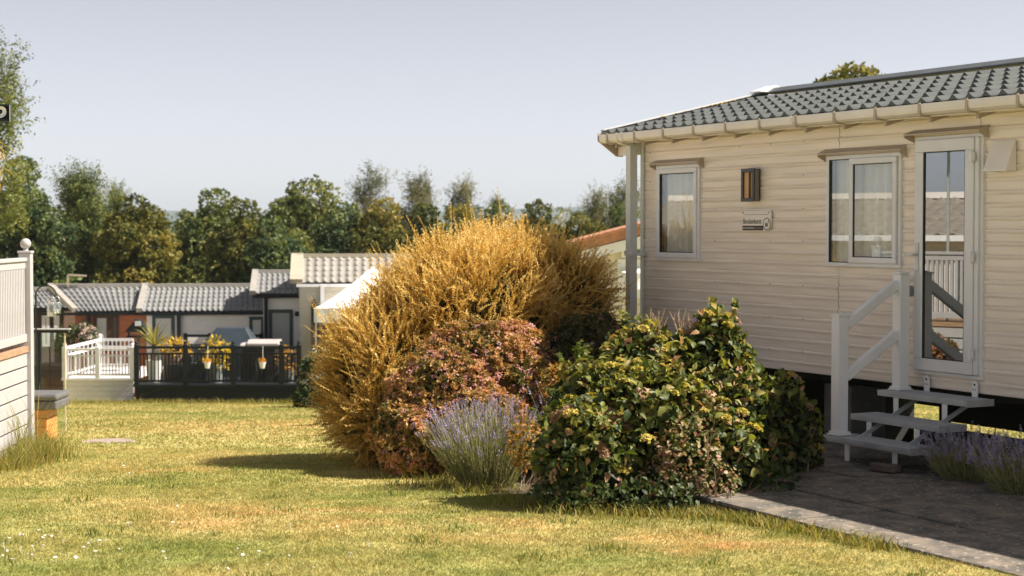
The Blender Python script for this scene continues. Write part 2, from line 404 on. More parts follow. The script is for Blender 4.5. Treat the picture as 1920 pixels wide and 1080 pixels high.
def tufts(name, pts, n, h, spread, mat, label, cat='grass'):
    """taller unmown blades round the given ground points [(x,y,z)]"""
    P = np.array(pts)[rng.integers(0, len(pts), n)] + np.concatenate([rng.normal(size=(n, 2)) * spread, np.zeros((n, 1))], 1)
    P[:, 2] = np.where(True, P[:, 2], 0)
    hh = h * rng.uniform(.35, 1.15, n); a = rng.random(n) * 6.283; ln = rng.normal(size=(n, 2)) * 0.45
    dx = np.stack([np.cos(a), np.sin(a), 0 * a], -1) * (0.004 * rng.uniform(.6, 1.4, n))[:, None]
    mid = P + np.stack([ln[:, 0] * hh * .35, ln[:, 1] * hh * .35, hh * .6], -1); tip = P + np.stack([ln[:, 0] * hh, ln[:, 1] * hh, hh * .95], -1)
    V = np.stack([P - dx, P + dx, mid + dx * .8, mid - dx * .8, tip], 1).reshape(-1, 3)
    Q = np.array([(0, 1, 2), (0, 2, 3), (3, 2, 4)])[None] + (np.arange(n) * 5)[:, None, None]
    o = npmesh(name, V, Q.reshape(-1, 3), mat, None, np.repeat(rng.random(n), 5))
    return tag(o, label, cat, kind='stuff')
WEED = leafm('weed', [(0.10, 0.13, 0.02), (0.24, 0.22, 0.05), (0.42, 0.32, 0.11)], .4)

# ================================================================== THE CARAVAN
H = thing('static_caravan', 'cream clad static caravan with grey tiled roof and glazed door, on the right', 'caravan', HC, HROT)
LEN = 11.0; WID = 3.7; ZB, ZE = 0.556, 2.83
PITCHW = 0.1
PROF = [(0.0, -.004), (0.005, 0.001), (0.02, 0.0025), (0.058, 0.004), (0.068, 0.0075), (0.076, 0.0105), (0.084, 0.0115), (0.091, 0.009), (0.095, -.004)]
def profile(z0, z1):
    k0 = math.floor((z0 - ZB) / PITCHW) - 1; out = []
    for k in range(k0, k0 + 60):
        for dz, o in PROF:
            z = ZB + k * PITCHW + dz
            if z0 <= z <= z1: out.append((z, o))
    def off(zz):
        t = ((zz - ZB) % PITCHW); pr = PROF + [(PITCHW, -.004)]
        for (a, b), (c, d) in zip(pr[:-1], pr[1:]):
            if a <= t <= c: return b + (d - b) * (t - a) / max(1e-9, c - a)
        return 0
    return [(z0, off(z0))] + [q for q in out if z0 + 1e-4 < q[0] < z1 - 1e-4] + [(z1, off(z1))]
def siding(mb, x0, x1, z0, z1, nx=None):
    pr = profile(z0, z1); nx = nx or max(1, int((x1 - x0) / 0.12)); r = random.Random(int(x0 * 100 + z0 * 1000))
    v = []; f = []
    for i in range(nx + 1):
        x = x0 + (x1 - x0) * i / nx
        for z, o in pr:
            wv = 0.0016 * math.sin(x * 3.1 + math.floor((z - ZB) / PITCHW) * 2.4) + 0.001 * math.sin(x * 9 + z * 60)
            v.append((x, -(o + wv), z))
    n = len(pr)
    for i in range(nx): f += [(i * n + j, (i + 1) * n + j, (i + 1) * n + j + 1, i * n + j + 1) for j in range(n - 1)]
    mb.add(v, f)
W1 = (0.325, 1.07, 1.555, 2.475); W2 = (3.125, 4.065, 1.55, 2.47); DR = (4.29, 5.04, 0.69, 2.58)
wall = MB()
siding(wall, 0, W1[0], ZB, ZE); siding(wall, W1[0], W1[1], ZB, W1[2]); siding(wall, W1[0], W1[1], W1[3], ZE)
siding(wall, W1[1], W2[0], ZB, ZE)
siding(wall, W2[0], 3.247, ZB, W2[2]); siding(wall, 3.253, W2[1], ZB, W2[2]); siding(wall, W2[0], 3.247, W2[3], ZE); siding(wall, 3.253, W2[1], W2[3], ZE)
siding(wall, W2[1], DR[0], ZB, ZE); siding(wall, DR[0], DR[1], ZB, DR[2]); siding(wall, DR[0], 5.0, DR[3], ZE); siding(wall, 5.005, DR[1], DR[3], ZE)
siding(wall, DR[1], LEN, ZB, ZE)
# other three walls, floor underside and gables
wall.box(0.0, 0.05, 0.02, WID, ZB, ZE); wall.box(LEN - .05, LEN, 0.02, WID, ZB, ZE); wall.box(0.05, LEN - .05, WID - .05, WID, ZB, ZE)
for xx in (0.002, LEN - .052):
    wall.prism([(0.03, ZE - .01), (WID - .03, ZE - .01), (WID / 2, 3.27)], xx, xx + .05)
wo = wall.build('wall', CREAM, H)
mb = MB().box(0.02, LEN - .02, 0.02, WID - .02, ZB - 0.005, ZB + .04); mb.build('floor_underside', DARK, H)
# interior linings
mb = MB(); mb.box(0.06, LEN - .06, 0.35, 0.37, .60, ZE - .02) if False else None
mb.box(0.06, LEN - .06, 0.06, WID - .06, .602, .615); mb.box(0.06, LEN - .06, 0.06, WID - .06, ZE - .06, ZE - .04); mb.box(2.4, 2.46, .03, WID - .06, .616, ZE - .061); mb.box(4.18, 4.24, .03, WID - .06, .616, ZE - .061)
mb.box(5.9, 5.96, .03, WID - .06, .616, ZE - .061); mb.box(0.06, LEN - .06, 2.4, 2.46, .616, ZE - .061)
mb.build('inner_wall', pm('interior', (0.16, 0.13, 0.10), 0.8, 0.1, 3), H)
# screw heads along the cladding
scr = MB().box(-.005, .005, -.0125, -.003, -.005, .005).build('screw_head', SLATE2, H); first = True
for zz in (0.74, 1.04, 1.34, 1.74, 2.04, 2.34, 2.64):
    for xx in (0.16, 1.35, 1.75, 2.25, 2.75):
        if 1.7 < xx < 2.4 and 1.8 < zz < 2.5: continue
        if first: scr.location = (xx, 0, zz); first = False
        else: cp(scr, H, (xx, 0, zz))

# --- windows
def frame_ring(mb, x0, x1, z0, z1, wd, y0, y1):
    mb.box(x0, x1, y0, y1, z1 - wd, z1); mb.box(x0, x1, y0, y1, z0, z0 + wd)
    mb.box(x0, x0 + wd, y0, y1, z0 + wd, z1 - wd); mb.box(x1 - wd, x1, y0, y1, z0 + wd, z1 - wd)
FRAME = pm('white_frame', (0.74, 0.735, 0.76), 0.3, 0.05, 4)
SEAL = pm('black_seal', (0.03, 0.03, 0.03), 0.6, 0.1, 5)
def sheet(x0, x1, y, z0, z1): return MB().add([(x0, y, z0), (x1, y, z0), (x1, y, z1), (x0, y, z1)], [(0, 1, 2, 3)])
def curtain(x0, x1, z0, z1, y, n, par, amp=0.022, mat=NET, seed=1):
    r = random.Random(seed); ph = [r.uniform(0, 6) for _ in range(4)]
    def fn(u, v):
        x = x0 + (x1 - x0) * u
        return (x, y + amp * (math.sin(u * n * 6.28 + ph[0] + .5 * math.sin(u * 9 + ph[1])) + .4 * math.sin(u * n * 13 + ph[2])), z0 + (z1 - z0) * v)
    mb = MB().grid(fn, 90, 2); return mb.build('curtain', mat, par, smooth=True)
def canopy(x0, x1, z, par, dp=0.085):
    mb = MB().prism([(0.0, z + .055), (-dp, z + .018), (-dp, z + .004), (-dp + .01, z + .004), (-dp + .01, z + .014), (0.0, z + .035)], x0, x1)
    for xx in (x0, x1 - .012): mb.prism([(-.001, z + .052), (-dp + .002, z + .015), (-dp + .002, z - .01), (-.001, z - .05)], xx + .001, xx + .011)
    return mb.build('canopy', TAN, par)
# small window
wn = MB(); frame_ring(wn, 0.30, 1.095, 1.53, 2.50, .035, -.030, .03); win = wn.build('window', FRAME, H, bevel=.004)
win['label'] = 'narrow single pane window'
sm = MB(); frame_ring(sm, 0.335, 1.06, 1.565, 2.465, .05, -.045, .02); sm.build('sash', FRAME, win, bevel=.005)
sl = MB(); frame_ring(sl, 0.385, 1.01, 1.615, 2.415, .007, -.038, .018); sl.build('seal', SEAL, win)
sheet(.392, 1.003, -.024, 1.622, 2.408).build('pane', GLASS, win)
curtain(.2, 1.2, 1.4, 2.6, .075, 8, win, seed=3)
canopy(.255, 1.14, 2.505, win)
# double window by the door
wn = MB(); frame_ring(wn, 3.10, 4.09, 1.525, 2.495, .035, -.030, .03); wn.box(3.425, 3.47, -.030, .03, 1.56, 2.46); win2 = wn.build('window', FRAME, H, bevel=.004)
win2['label'] = 'wide window with sliding sash'
sm = MB(); frame_ring(sm, 3.44, 4.055, 1.56, 2.46, .05, -.052, -.030); sm.build('sash', FRAME, win2, bevel=.005)
sl = MB(); frame_ring(sl, 3.49, 4.005, 1.61, 2.41, .007, -.045, -.03); frame_ring(sl, 3.135, 3.425, 1.56, 2.46, .006, -.024, .02); sl.build('seal', SEAL, win2)
sheet(3.497, 3.998, -.038, 1.617, 2.403).build('pane', GLASS, win2)
sheet(3.141, 3.424, -.010, 1.566, 2.454).build('pane', GLASS, win2)
curtain(3.0, 4.17, 1.4, 2.6, .08, 9, win2, seed=5)
canopy(3.04, 4.14, 2.50, win2)
# door
dr = MB(); frame_ring(dr, 4.265, 5.06, .665, 2.605, .03, -.030, .03); door = dr.build('door', FRAME, H, bevel=.004)
lf = MB(); frame_ring(lf, 4.30, 4.985, .70, 2.575, .098, -.062, -.020); lf.build('door_leaf', FRAME, door, bevel=.006)
MB().box(4.988, 5.03, -.05, .0, .70, 2.575).build('hinge_jamb', FRAME, door, bevel=.004)
sl = MB(); frame_ring(sl, 4.398, 4.887, .798, 2.477, .008, -.056, -.03); sl.build('seal', SEAL, door)
sheet(4.406, 4.879, -.045, .806, 2.469).build('pane', DGLASS, door)
hd = MB().box(4.325, 4.36, -.072, -.062, 1.50, 1.74); hd.box(4.334, 4.352, -.105, -.072, 1.632, 1.65); hd.bar((4.343, -.105, 1.641), (4.245, -.112, 1.641), .016, .02); hd.build('handle', GREYM, door, bevel=.003)
hg = MB().box(-.035, .02, -.085, -.0622, -.035, .035); hg.tube([(.0, -.088, -.05), (.0, -.088, .05)], .011, 8)
hgo = hg.build('hinge', FRAME, door, bevel=.003); hgo.location = (4.99, 0, 2.42)
cp(hgo, door, (4.99, 0, 1.63)); cp(hgo, door, (4.99, 0, .87))
mb = MB().box(4.13, 4.2, -.045, -.016, 1.31, 1.36); mb.box(4.20, 4.24, -.07, -.016, 1.295, 1.385); mb.bar((4.17, -.04, 1.335), (4.22, -.07, 1.335), .03, .02); mb.build('door_catch', GREYM, H, bevel=.003)
canopy(4.215, 5.10, 2.612, door, .11)
# vent cover right of the door
mb = MB().prism([(-.012, 2.535), (-.03, 2.535), (-.115, 2.31), (-.115, 2.295), (-.012, 2.295)], 5.15, 5.40); mb.build('vent_cover', CREAM2, H, bevel=.004)
# --- gutter, fascia, soffit
gp = []
for k in range(9):
    a = math.pi * k / 8; gp.append((-.255 - .062 * math.cos(a), 2.82 - .072 * math.sin(a)))
gi = [(y * 1, z) for y, z in gp]
gut = MB().prism([(-.322, 2.845), (-.322, 2.80), (-.315, 2.775), (-.29, 2.757), (-.24, 2.752), (-.215, 2.755), (-.215, 2.845), (-.222, 2.845), (-.222, 2.765), (-.285, 2.767), (-.308, 2.785), (-.312, 2.845)], -.36, LEN + .2)
gut.box(-.36, -.352, -.314, -.22, 2.765, 2.843)
gu = gut.build('gutter', CREAM2, H, bevel=.003)
for xx in (.08, -.02, 2.96, 3.02):                                    # union collars
    MB().prism([(-.327, 2.85), (-.327, 2.797), (-.32, 2.770), (-.292, 2.751), (-.24, 2.746), (-.24, 2.7515), (-.29, 2.7565), (-.3155, 2.775), (-.3225, 2.80), (-.3225, 2.85)], xx, xx + .03).build('collar', CREAM2, gu)
bk = MB().prism([(-.215, 2.75), (-.215, 2.70), (-.03, 2.755), (-.03, 2.80)], -.012, .012); bk.box(-.014, .014, -.329, -.215, 2.7455, 2.7515); bk.box(-.014, .014, -.329, -.3225, 2.7515, 2.855)
bo = bk.build('bracket', TAN, gu); bo.location = (-.19, 0, 0)
for i in range(1, 20): cp(bo, gu, (-.19 + .538 * i, 0, 0))
MB().box(-.34, LEN + .18, -.2145, -.195, 2.745, 2.855).build('fascia', CREAM2, H)
MB().box(-.33, LEN, -.195, -.012, 2.838, 2.848).build('soffit', CREAM2, H)
# boxed verge end at the far corner
mb = MB().box(-.335, -.003, -.10, 0.03, 2.63, 2.836); mb.box(-.335, -.003, .03, WID, 2.80, 2.836); mb.build('verge_box', CREAM2, H, bevel=.004)
mb = MB().prism([(-.33, 2.86), (-.33, 2.78), (-.10, 2.62), (-.02, 2.62), (-.02, 2.86)], -.375, -.362); mb.build('verge_end', TAN, H)
# --- roof: tile-effect sheet with waves and stepped courses
def tile_sheet(mb, P00, P10, P01, P11, ncol, nrow, amp, step, sub=8, nrm=None, cpow=1.6):
    """eave left/right, ridge left/right"""
    P00, P10, P01, P11 = map(Vector, (P00, P10, P01, P11)); N = nrm or (P10 - P00).cross(P01 - P00).normalized()
    vs = []
    for r in range(nrow): vs += [(r + .0) / nrow, (r + .03) / nrow, (r + .5) / nrow, (r + .985) / nrow]
    vs.append(1.0)
    v = []; nu = ncol * sub
    for t in vs:
        rr = t * nrow; fr = rr - math.floor(rr + 1e-6); first = fr < 0.01
        for i in range(nu + 1):
            u = i / nu; ph = (u * ncol) % 1.0
            crest = 0.5 - 0.5 * math.cos(6.28318 * ph); crest = crest ** cpow
            lift = 0.0 if first else (1 - fr) * step * (0.15 + 1.0 * crest)
            p = (P00 * (1 - u) + P10 * u) * (1 - t) + (P01 * (1 - u) + P11 * u) * t
            v.append(p + N * (amp * crest + lift))
    f = [(j * (nu + 1) + i, j * (nu + 1) + i + 1, (j + 1) * (nu + 1) + i + 1, (j + 1) * (nu + 1) + i) for j in range(len(vs) - 1) for i in range(nu)]
    mb.add(v, f)
RY0, RZ0, RY1, RZ1 = -.27, 2.855, WID / 2, 3.325
rf = MB(); tile_sheet(rf, (-.36, RY0, RZ0), (LEN + .2, RY0, RZ0), (-.36, RY1, RZ1), (LEN + .2, RY1, RZ1), 64, 6, .007, .034, 10, None, 3.0)
roof = rf.build('roof', SLATE, H)
bkr = MB().add([(-.36, RY1, RZ1), (LEN + .2, RY1, RZ1), (LEN + .2, WID + .27, RZ0), (-.36, WID + .27, RZ0)], [(0, 1, 2, 3)])
bkr.add([(-.36, RY0, RZ0 - .012), (LEN + .2, RY0, RZ0 - .012), (LEN + .2, RY1, RZ1 - .02), (-.36, RY1, RZ1 - .02)], [(0, 1, 2, 3)])
bkr.build('roof_back', SLATE, H)
rc = MB().prism([(RY1 - .13, RZ1 + .02), (RY1 - .12, RZ1 + .035), (RY1 - .03, RZ1 + .085), (RY1 + .03, RZ1 + .085), (RY1 + .12, RZ1 + .035), (RY1 + .13, RZ1 + .02)], -.3, LEN + .22)
rc.build('ridge_cap', SLATE2, roof, bevel=.004)
# verge trim up the end of the roof
sl_ = (RZ1 - RZ0) / (RY1 - RY0)
def vz(y): return RZ0 + (y - RY0) * sl_
MB().prism([(RY0, vz(RY0) - .06), (RY1, vz(RY1) - .06), (RY1, vz(RY1) + .05), (RY0, vz(RY0) + .035)], -.40, -.34).build('verge_trim', SLATE2, roof, bevel=.004)
MB().prism([(RY0, vz(RY0) + .036), (RY1, vz(RY1) + .051), (RY1, vz(RY1) + .063), (RY0, vz(RY0) + .048)], -.41, -.33).build('verge_highlight', pm('sunlit_edge_pale', (0.66, 0.66, 0.66), .3, .05, 5), roof)  # pale strip that colours in the sunlight along the verge's top edge
mb = MB().prism([(RY1 - .22, RZ1 + .03), (RY1 - .2, RZ1 + .05), (RY1, RZ1 + .115), (RY1 + .2, RZ1 + .05), (RY1 + .22, RZ1 + .03)], -.41, -.2); mb.build('ridge_end', WHITE, roof, bevel=.006)
MOSS = pm('orange_lichen', (0.55, 0.33, 0.03), .9, .3, 30)
lic = MB().lathe([(.022, 0), (.015, .008), (0.001, .011)], (0, 0, 0), 6).build('lichen', MOSS, roof)
for k in range(16):
    t = rng.uniform(.18, .86); yy = RY0 + (RY1 - RY0) * t; q = lic if k == 0 else cp(lic, roof, (0, 0, 0))
    q.location = (-.33 + rng.uniform(0, .03), yy, vz(yy) + .045); q.scale = (rng.uniform(.35, .9),) * 3
# --- downpipe
dp = MB().box(-.075, .015, -.165, -.075, -.2, 2.74); dp.bar((-.03, -.12, 2.735), (-.03, -.26, 2.765), .085, .06)
dpo = dp.build('downpipe', PIPE, H, bevel=.006)
MB().box(-.085, .09, -.172, -.012, 1.575, 1.60).build('pipe_clip', PIPE, dpo, bevel=.002)
MB().box(.0, .055, -.03, -.014, ZB, 2.83).build('corner_trim', PIPE, H)
# --- chassis, piers and the far skirt under the floor
ch = MB()
for yy in (.75, 2.9): ch.box(.2, LEN - .2, yy, yy + .08, ZB - .16, ZB - .004)
for xx in (1.5, 3.2, 6.6, 8.6): ch.box(xx, xx + .06, .84, 2.89, ZB - .12, ZB - .005)
ch.build('chassis', BLACK, H)
pier = MB().box(-.2, .2, -.2, .2, -1.0, .395)
PIER = pm('concrete_block', (0.22, 0.21, 0.19), .9, .2, 6)
pr0 = pier.build('pier', PIER, H); pr0.location = (.9, .79, 0)
for xx, yy in ((2.5, .79), (3.0, 2.94), (6.1, .79), (7.9, 2.94), (8.3, .79), (10.3, .79)): cp(pr0, H, (xx, yy, 0))
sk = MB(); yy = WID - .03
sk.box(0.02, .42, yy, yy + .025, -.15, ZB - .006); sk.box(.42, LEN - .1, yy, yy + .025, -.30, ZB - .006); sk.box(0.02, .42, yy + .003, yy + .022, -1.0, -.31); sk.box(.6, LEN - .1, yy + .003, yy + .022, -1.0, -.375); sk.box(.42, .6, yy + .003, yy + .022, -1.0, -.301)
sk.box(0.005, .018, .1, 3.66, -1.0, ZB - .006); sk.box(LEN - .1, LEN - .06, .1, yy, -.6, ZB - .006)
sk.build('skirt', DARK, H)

# ------------------------------------------------------------------ wall lamp and name plate
L = thing('wall_lamp', 'black box lantern with amber glass fixed to the caravan wall', 'lamp', hw(1.995, 0, 2.265), HROT)
mb = MB(); frame_ring(mb, -.105, .105, -.155, .155, .034, -.092, -.078); mb.box(.018, .034, -.092, -.078, -.121, .121); mb.box(-.1, .1, -.03, -.014, -.15, .15)
mb.box(-.102, -.094, -.078, -.03, -.15, .15); mb.box(-.094, .094, -.078, -.03, .14, .15); mb.box(-.094, .094, -.078, -.03, -.15, -.14)
mb.build('lamp_frame', pm('lamp_black', (0.02, 0.028, 0.035), .35, .1, 8), L, bevel=.004)
MB().box(-.092, .092, -.076, -.032, -.138, .138).build('lamp_glass', pm('amber_glass', (0.55, 0.30, 0.09), .35, .08, 6), L)
MB().box(.0945, .101, -.076, -.032, -.145, .145).build('side_panel', pm('lamp_side', (0.2, 0.17, 0.13), .5, .1, 6), L)
SG = thing('name_plate', 'small pale plate lettered Brockenhurst with a round emblem, under the lamp', 'sign', hw(2.06, -.0, 1.93), HROT)
INK = pm('ink', (0.03, 0.027, 0.025), .5, .05, 5)
mb = MB()
prof = [(-.225, .095), (.20, .095)] + [(.20 + .025 * math.sin(a), .07 + .025 * math.cos(a)) for a in np.linspace(.2, 1.57, 4)] + [(.225, -.03)] + [(.16 + .065 * math.cos(a), -.03 - .065 * math.sin(a)) for a in np.linspace(.2, 1.57, 7)] + [(-.215, -.095), (-.225, -.085)]
v = [(x, -.030, z) for x, z in prof] + [(x, -.014, z) for x, z in prof]; n = len(prof)
mb.add(v, [tuple(range(n - 1, -1, -1)), tuple(range(n, 2 * n))] + [(i, (i + 1) % n, n + (i + 1) % n, n + i) for i in range(n)])
pl = mb.build('plate', pm('sign_white', (0.80, 0.74, 0.68), .3, .04, 5), SG)
MB().box(-.223, .108, -.0325, -.0302, -.089, -.045).build('band', INK, SG)
def text(s, size, mat, par, x, z, y, sx=1.0, name='lettering'):
    c = bpy.data.curves.new('t', 'FONT'); c.body = s; c.size = size; c.extrude = 0.0008; c.resolution_u = 3
    o = bpy.data.objects.new('t', c); COL.objects.link(o); dg = bpy.context.evaluated_depsgraph_get()
    me = bpy.data.meshes.new_from_object(o.evaluated_get(dg)); bpy.data.objects.remove(o)
    q = bpy.data.objects.new(name, me); COL.objects.link(q); me.materials.clear(); me.materials.append(mat)
    q.parent = par; q.location = (x, y, z); q.rotation_euler = (math.pi / 2, 0, 0); q.scale = (sx, 1, 1); return q
text('Brockenhurst', .072, INK, SG, -.215, -.028, -.0315, .74)
def ringm(mb, cx, cz, r0, r1, y, n=28):
    v = [(cx + r * math.cos(6.2832 * k / n), y, cz + r * math.sin(6.2832 * k / n)) for k in range(n) for r in (r0, r1)]
    mb.add(v, [(2 * k, 2 * k + 1, 2 * ((k + 1) % n) + 1, 2 * ((k + 1) % n)) for k in range(n)])
em = MB(); ringm(em, .165, -.03, .051, .058, -.0335)
for (a, b) in (((.14, -.015), (.15, -.055)), ((.15, -.055), (.163, -.02)), ((.163, -.02), (.17, -.058)), ((.17, -.058), (.197, .008))):
    em.bar((a[0], -.0335, a[1]), (b[0], -.0335, b[1]), .002, .007, up=(0, 1, 0)) if False else em.bar((a[0], -.0335, a[1]), (b[0], -.0335, b[1]), .008, .001, up=(0, 1, 0))
MB().lathe([(.0505, 0), (.0, 0.0)], (0, 0, 0), 24)
em.build('emblem', INK, SG)
# emblem ground (pale disc over the band)
dsc = MB(); n = 28; dsc.add([(.165 + .0505 * math.cos(6.2832 * k / n), -.0328, -.03 + .0505 * math.sin(6.2832 * k / n)) for k in range(n)], [tuple(range(n))])
dsc.build('emblem_disc', MATS['sign_white'], SG)
st = MB(); r = random.Random(2); xx = -.213
while xx < -.02:
    hgt = r.choice([.010, .010, .016, .013]); st.box(xx, xx + .0035, -.0337, -.0328, -.073, -.073 + hgt); st.box(xx, xx + .008, -.0337, -.0328, -.073 + r.choice([0, .008]), -.0705 + r.choice([0, .006])) if r.random() < .6 else None
    xx += r.uniform(.008, .011)
st.box(-.015, .10, -.0337, -.0328, -.0695, -.0675)
st.build('small_print', MATS['sign_white'], SG)
for (x, z) in ((-.213, .078), (.195, .078), (.10, -.082)): MB().box(x - .006, x + .006, -.036, -.0326 if z < 0 else -.0302, z - .006, z + .006).build('fixing', INK, SG, bevel=.002)
MB().box(-.2, .19, -.0315, -.0302, .056, .060).build('rule', pm('rule_brown', (0.3, 0.25, 0.22), .5, .05, 5), SG)

# ------------------------------------------------------------------ entry steps
ST = thing('entry_steps', 'grey metal entry steps with white handrail below the caravan door', 'steps', hw(4.68, 0, 0), HROT)
X0 = 4.15 - 4.68; X1 = 5.2 - 4.68
TREAD = pm('tread_grey', (0.46, 0.47, 0.475), .45, .12, 8, bump=.15, bscale=90, stretch=(1, 6, 1))
for (ya, yb, zt) in ((-.31, -.03, .527), (-.585, -.305, .345), (-.865, -.58, .187)):
    t = MB().box(X0, X1, ya, yb, zt - .045, zt); t.box(X0 + .01, X1 - .01, ya - .006, ya, zt - .03, zt + .003)
    for k in range(7): t.box(X0 + .02, X1 - .02, ya + .03 + k * .036, ya + .042 + k * .036, zt, zt + .0035)
    to = t.build('tread', TREAD, ST, bevel=.004)
    MB().box(X1, X1 + .006, ya, yb, zt - .05, zt + .004).build('end_cap', GREYM, to)
up = []
for (yy, za, zb) in ((-.325, .3455, .4815), (-.60, .188, .2995), (-.82, 0.0, .1415)):
    for xx in (-.285, .29):
        MB().box(xx - .027, xx + .027, yy, yy + .012, za, zb).build('upright', WHITE, ST, bevel=.003)
for xx in (-.25, .33):
    MB().bar((xx, -.80, .14), (xx, -.06, .50), .012, .035).build('stringer', GREYM, ST)
for xx in (-.245, .315):
    lug = MB(); pts = [(-.03, .0), (.03, .0), (.03, .1)] + [(.03 * math.cos(a), .1 + .03 * math.sin(a)) for a in np.linspace(.3, 2.84, 6)] + [(-.03, .1)]
    n = len(pts); lug.add([(x, -.032, z) for x, z in pts] + [(x, -.022, z) for x, z in pts], [tuple(range(n - 1, -1, -1)), tuple(range(n, 2 * n))] + [(i, (i + 1) % n, n + (i + 1) % n, n + i) for i in range(n)])
    lo = lug.build('fixing_lug', WHITE, ST); lo.location = (xx, -.005, .528)
    MB().box(-.008, .008, -.035, -.0325, .09, .106).add([], []).build('bolt', BLACK, lo); b2 = MB()
    for q in (-.017, .009): b2.box(q, q + .008, -.035, -.0325, .055, .063)
    b2.build('bolt', BLACK, lo)
def post(name, x, y, z0, z1, par, wd=.1):
    p = MB().box(x - wd / 2, x + wd / 2, y - wd / 2, y + wd / 2, z0, z1).build(name, WHITE, par, bevel=.008)
    c = MB().box(x - wd / 2 - .008, x + wd / 2 + .008, y - wd / 2 - .008, y + wd / 2 + .008, z1, z1 + .012); c.add([(x - wd / 2, y - wd / 2, z1 + .012), (x + wd / 2, y - wd / 2, z1 + .012), (x + wd / 2, y + wd / 2, z1 + .012), (x - wd / 2, y + wd / 2, z1 + .012), (x, y, z1 + .03)], [(0, 1, 4), (1, 2, 4), (2, 3, 4), (3, 0, 4)])
    c.build('post_cap', WHITE, p)
    q = MB(); h = wd / 2
    q.box(x - h - .022, x + h + .022, y - h - .022, y + h + .022, z0 + .004, z0 + .016); q.box(x - h - .012, x + h + .012, y - h - .012, y + h + .012, z0 + .016, z0 + .034)
    q.build('post_base', WHITE, p, bevel=.004); return p
PX = 4.245 - 4.68
post('handrail_post', PX, -.775, .1875, 1.15, ST); post('handrail_post', PX + .02, -.165, .5275, 1.485, ST)
for za, zb in ((1.075, 1.40), (.66, .985)):
    MB().bar((PX + .01, -.725, za), (PX + .015, -.215, zb), .055, .085).build('handrail', WHITE, ST, bevel=.012)
bkk = MB().box(-.11, .11, -.055, .055, 0, .055); o = bkk.build('brick', pm('old_brick', (0.14, 0.10, 0.08), .9, .2, 12, bump=.4), bevel=.006)
o.location = hw(5.0, -.93, .002); o.rotation_euler = (0, 0, HROT + .25); tag(o, 'loose dark brick lying on the patio in front of the steps', 'brick')

# ================================================================== PLANTS OF THE BED
def twigs(name, base, n, h, spread, mat, par, r=.006, seed=1, tilt=0.5):
    rr = random.Random(seed); mb = MB()
    for _ in range(n):
        p = Vector(base) + Vector((rr.uniform(-1, 1) * spread, rr.uniform(-1, 1) * spread, 0)); d = Vector((rr.gauss(0, tilt), rr.gauss(0, tilt), 1)).normalized()
        L_ = h * rr.uniform(.6, 1.1); pts = [p]
        for k in range(3):
            d = (d + Vector((rr.gauss(0, .12), rr.gauss(0, .12), .03))).normalized(); pts.append(pts[-1] + d * L_ / 3)
        mb.tube(pts, [r, r * .8, r * .6, r * .3], 5)
        for k in (1, 2):
            e = (d + Vector((rr.gauss(0, .6), rr.gauss(0, .6), .2))).normalized(); mb.tube([pts[k], pts[k] + e * L_ * .3], [r * .5, r * .2], 4)
    return mb.build(name, mat, par)
BARK = pm('bark', (0.10, 0.075, 0.05), .9, .25, 9, bump=.5, bscale=25)
TWIG = pm('dry_twig', (0.36, 0.24, 0.16), .8, .25, 9)
def lerpdir(n, rnd_, up):
    q = n + rng.normal(size=n.shape) * rnd_; q[:, 2] += np.ravel(up) if np.ndim(up) else up
    return unit(q)

# --- the big golden shrub
gb = thing('golden_shrub', 'tall golden feathery shrub filling the middle of the flower bed', 'shrub', (-.45, 18.2, g(18.2)))
gb_off = Vector(gb.location)
def rel(P, o): return P - np.array(o.location)
GE = [E_(885, 670, 17.4, 1.05, 1.05, 1.16), E_(735, 720, 17.0, .64, .85, .80), E_(945, 550, 17.9, .82, .75, .60), E_(1050, 582, 17.4, .52, .46, .60), E_(825, 590, 17.5, .66, .7, .52), E_(715, 785, 16.6, .40, .6, .42), E_(1000, 690, 17.3, .78, .5, .75)]
P, N = ell_points(GE, 17000, .88, 1.06, ZG)
keep = np.sin(P[:, 0] * 6.1 + 2 * np.sin(P[:, 2] * 3.3)) * np.sin(P[:, 2] * 6.7 + 1.5 * np.sin(P[:, 1] * 4 + P[:, 0] * 2)) > rng.normal(-.45, .25, len(P)); P, N = P[keep], N[keep]
D = lerpdir(N, .38, .36 * np.clip(.3 + (P[:, 2:3] + 1.0) * .7, .0, 1.0))
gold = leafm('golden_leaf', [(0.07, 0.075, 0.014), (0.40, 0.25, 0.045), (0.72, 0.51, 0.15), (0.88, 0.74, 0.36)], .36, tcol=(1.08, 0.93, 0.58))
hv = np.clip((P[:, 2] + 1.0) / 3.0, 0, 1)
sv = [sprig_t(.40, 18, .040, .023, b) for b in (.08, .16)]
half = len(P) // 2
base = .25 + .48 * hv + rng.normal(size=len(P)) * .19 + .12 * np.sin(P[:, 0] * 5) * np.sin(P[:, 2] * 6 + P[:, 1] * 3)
for i, (tv, tf) in enumerate(sv):
    s_ = slice(0, half) if i == 0 else slice(half, None)
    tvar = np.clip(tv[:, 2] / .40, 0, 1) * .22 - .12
    scatter('sprigs', tv, tf, rel(P[s_] - N[s_] * .10, gb), frames(D[s_]), rng.uniform(.45, .85, len(P[s_])), gold, gb, base[s_], tvar)
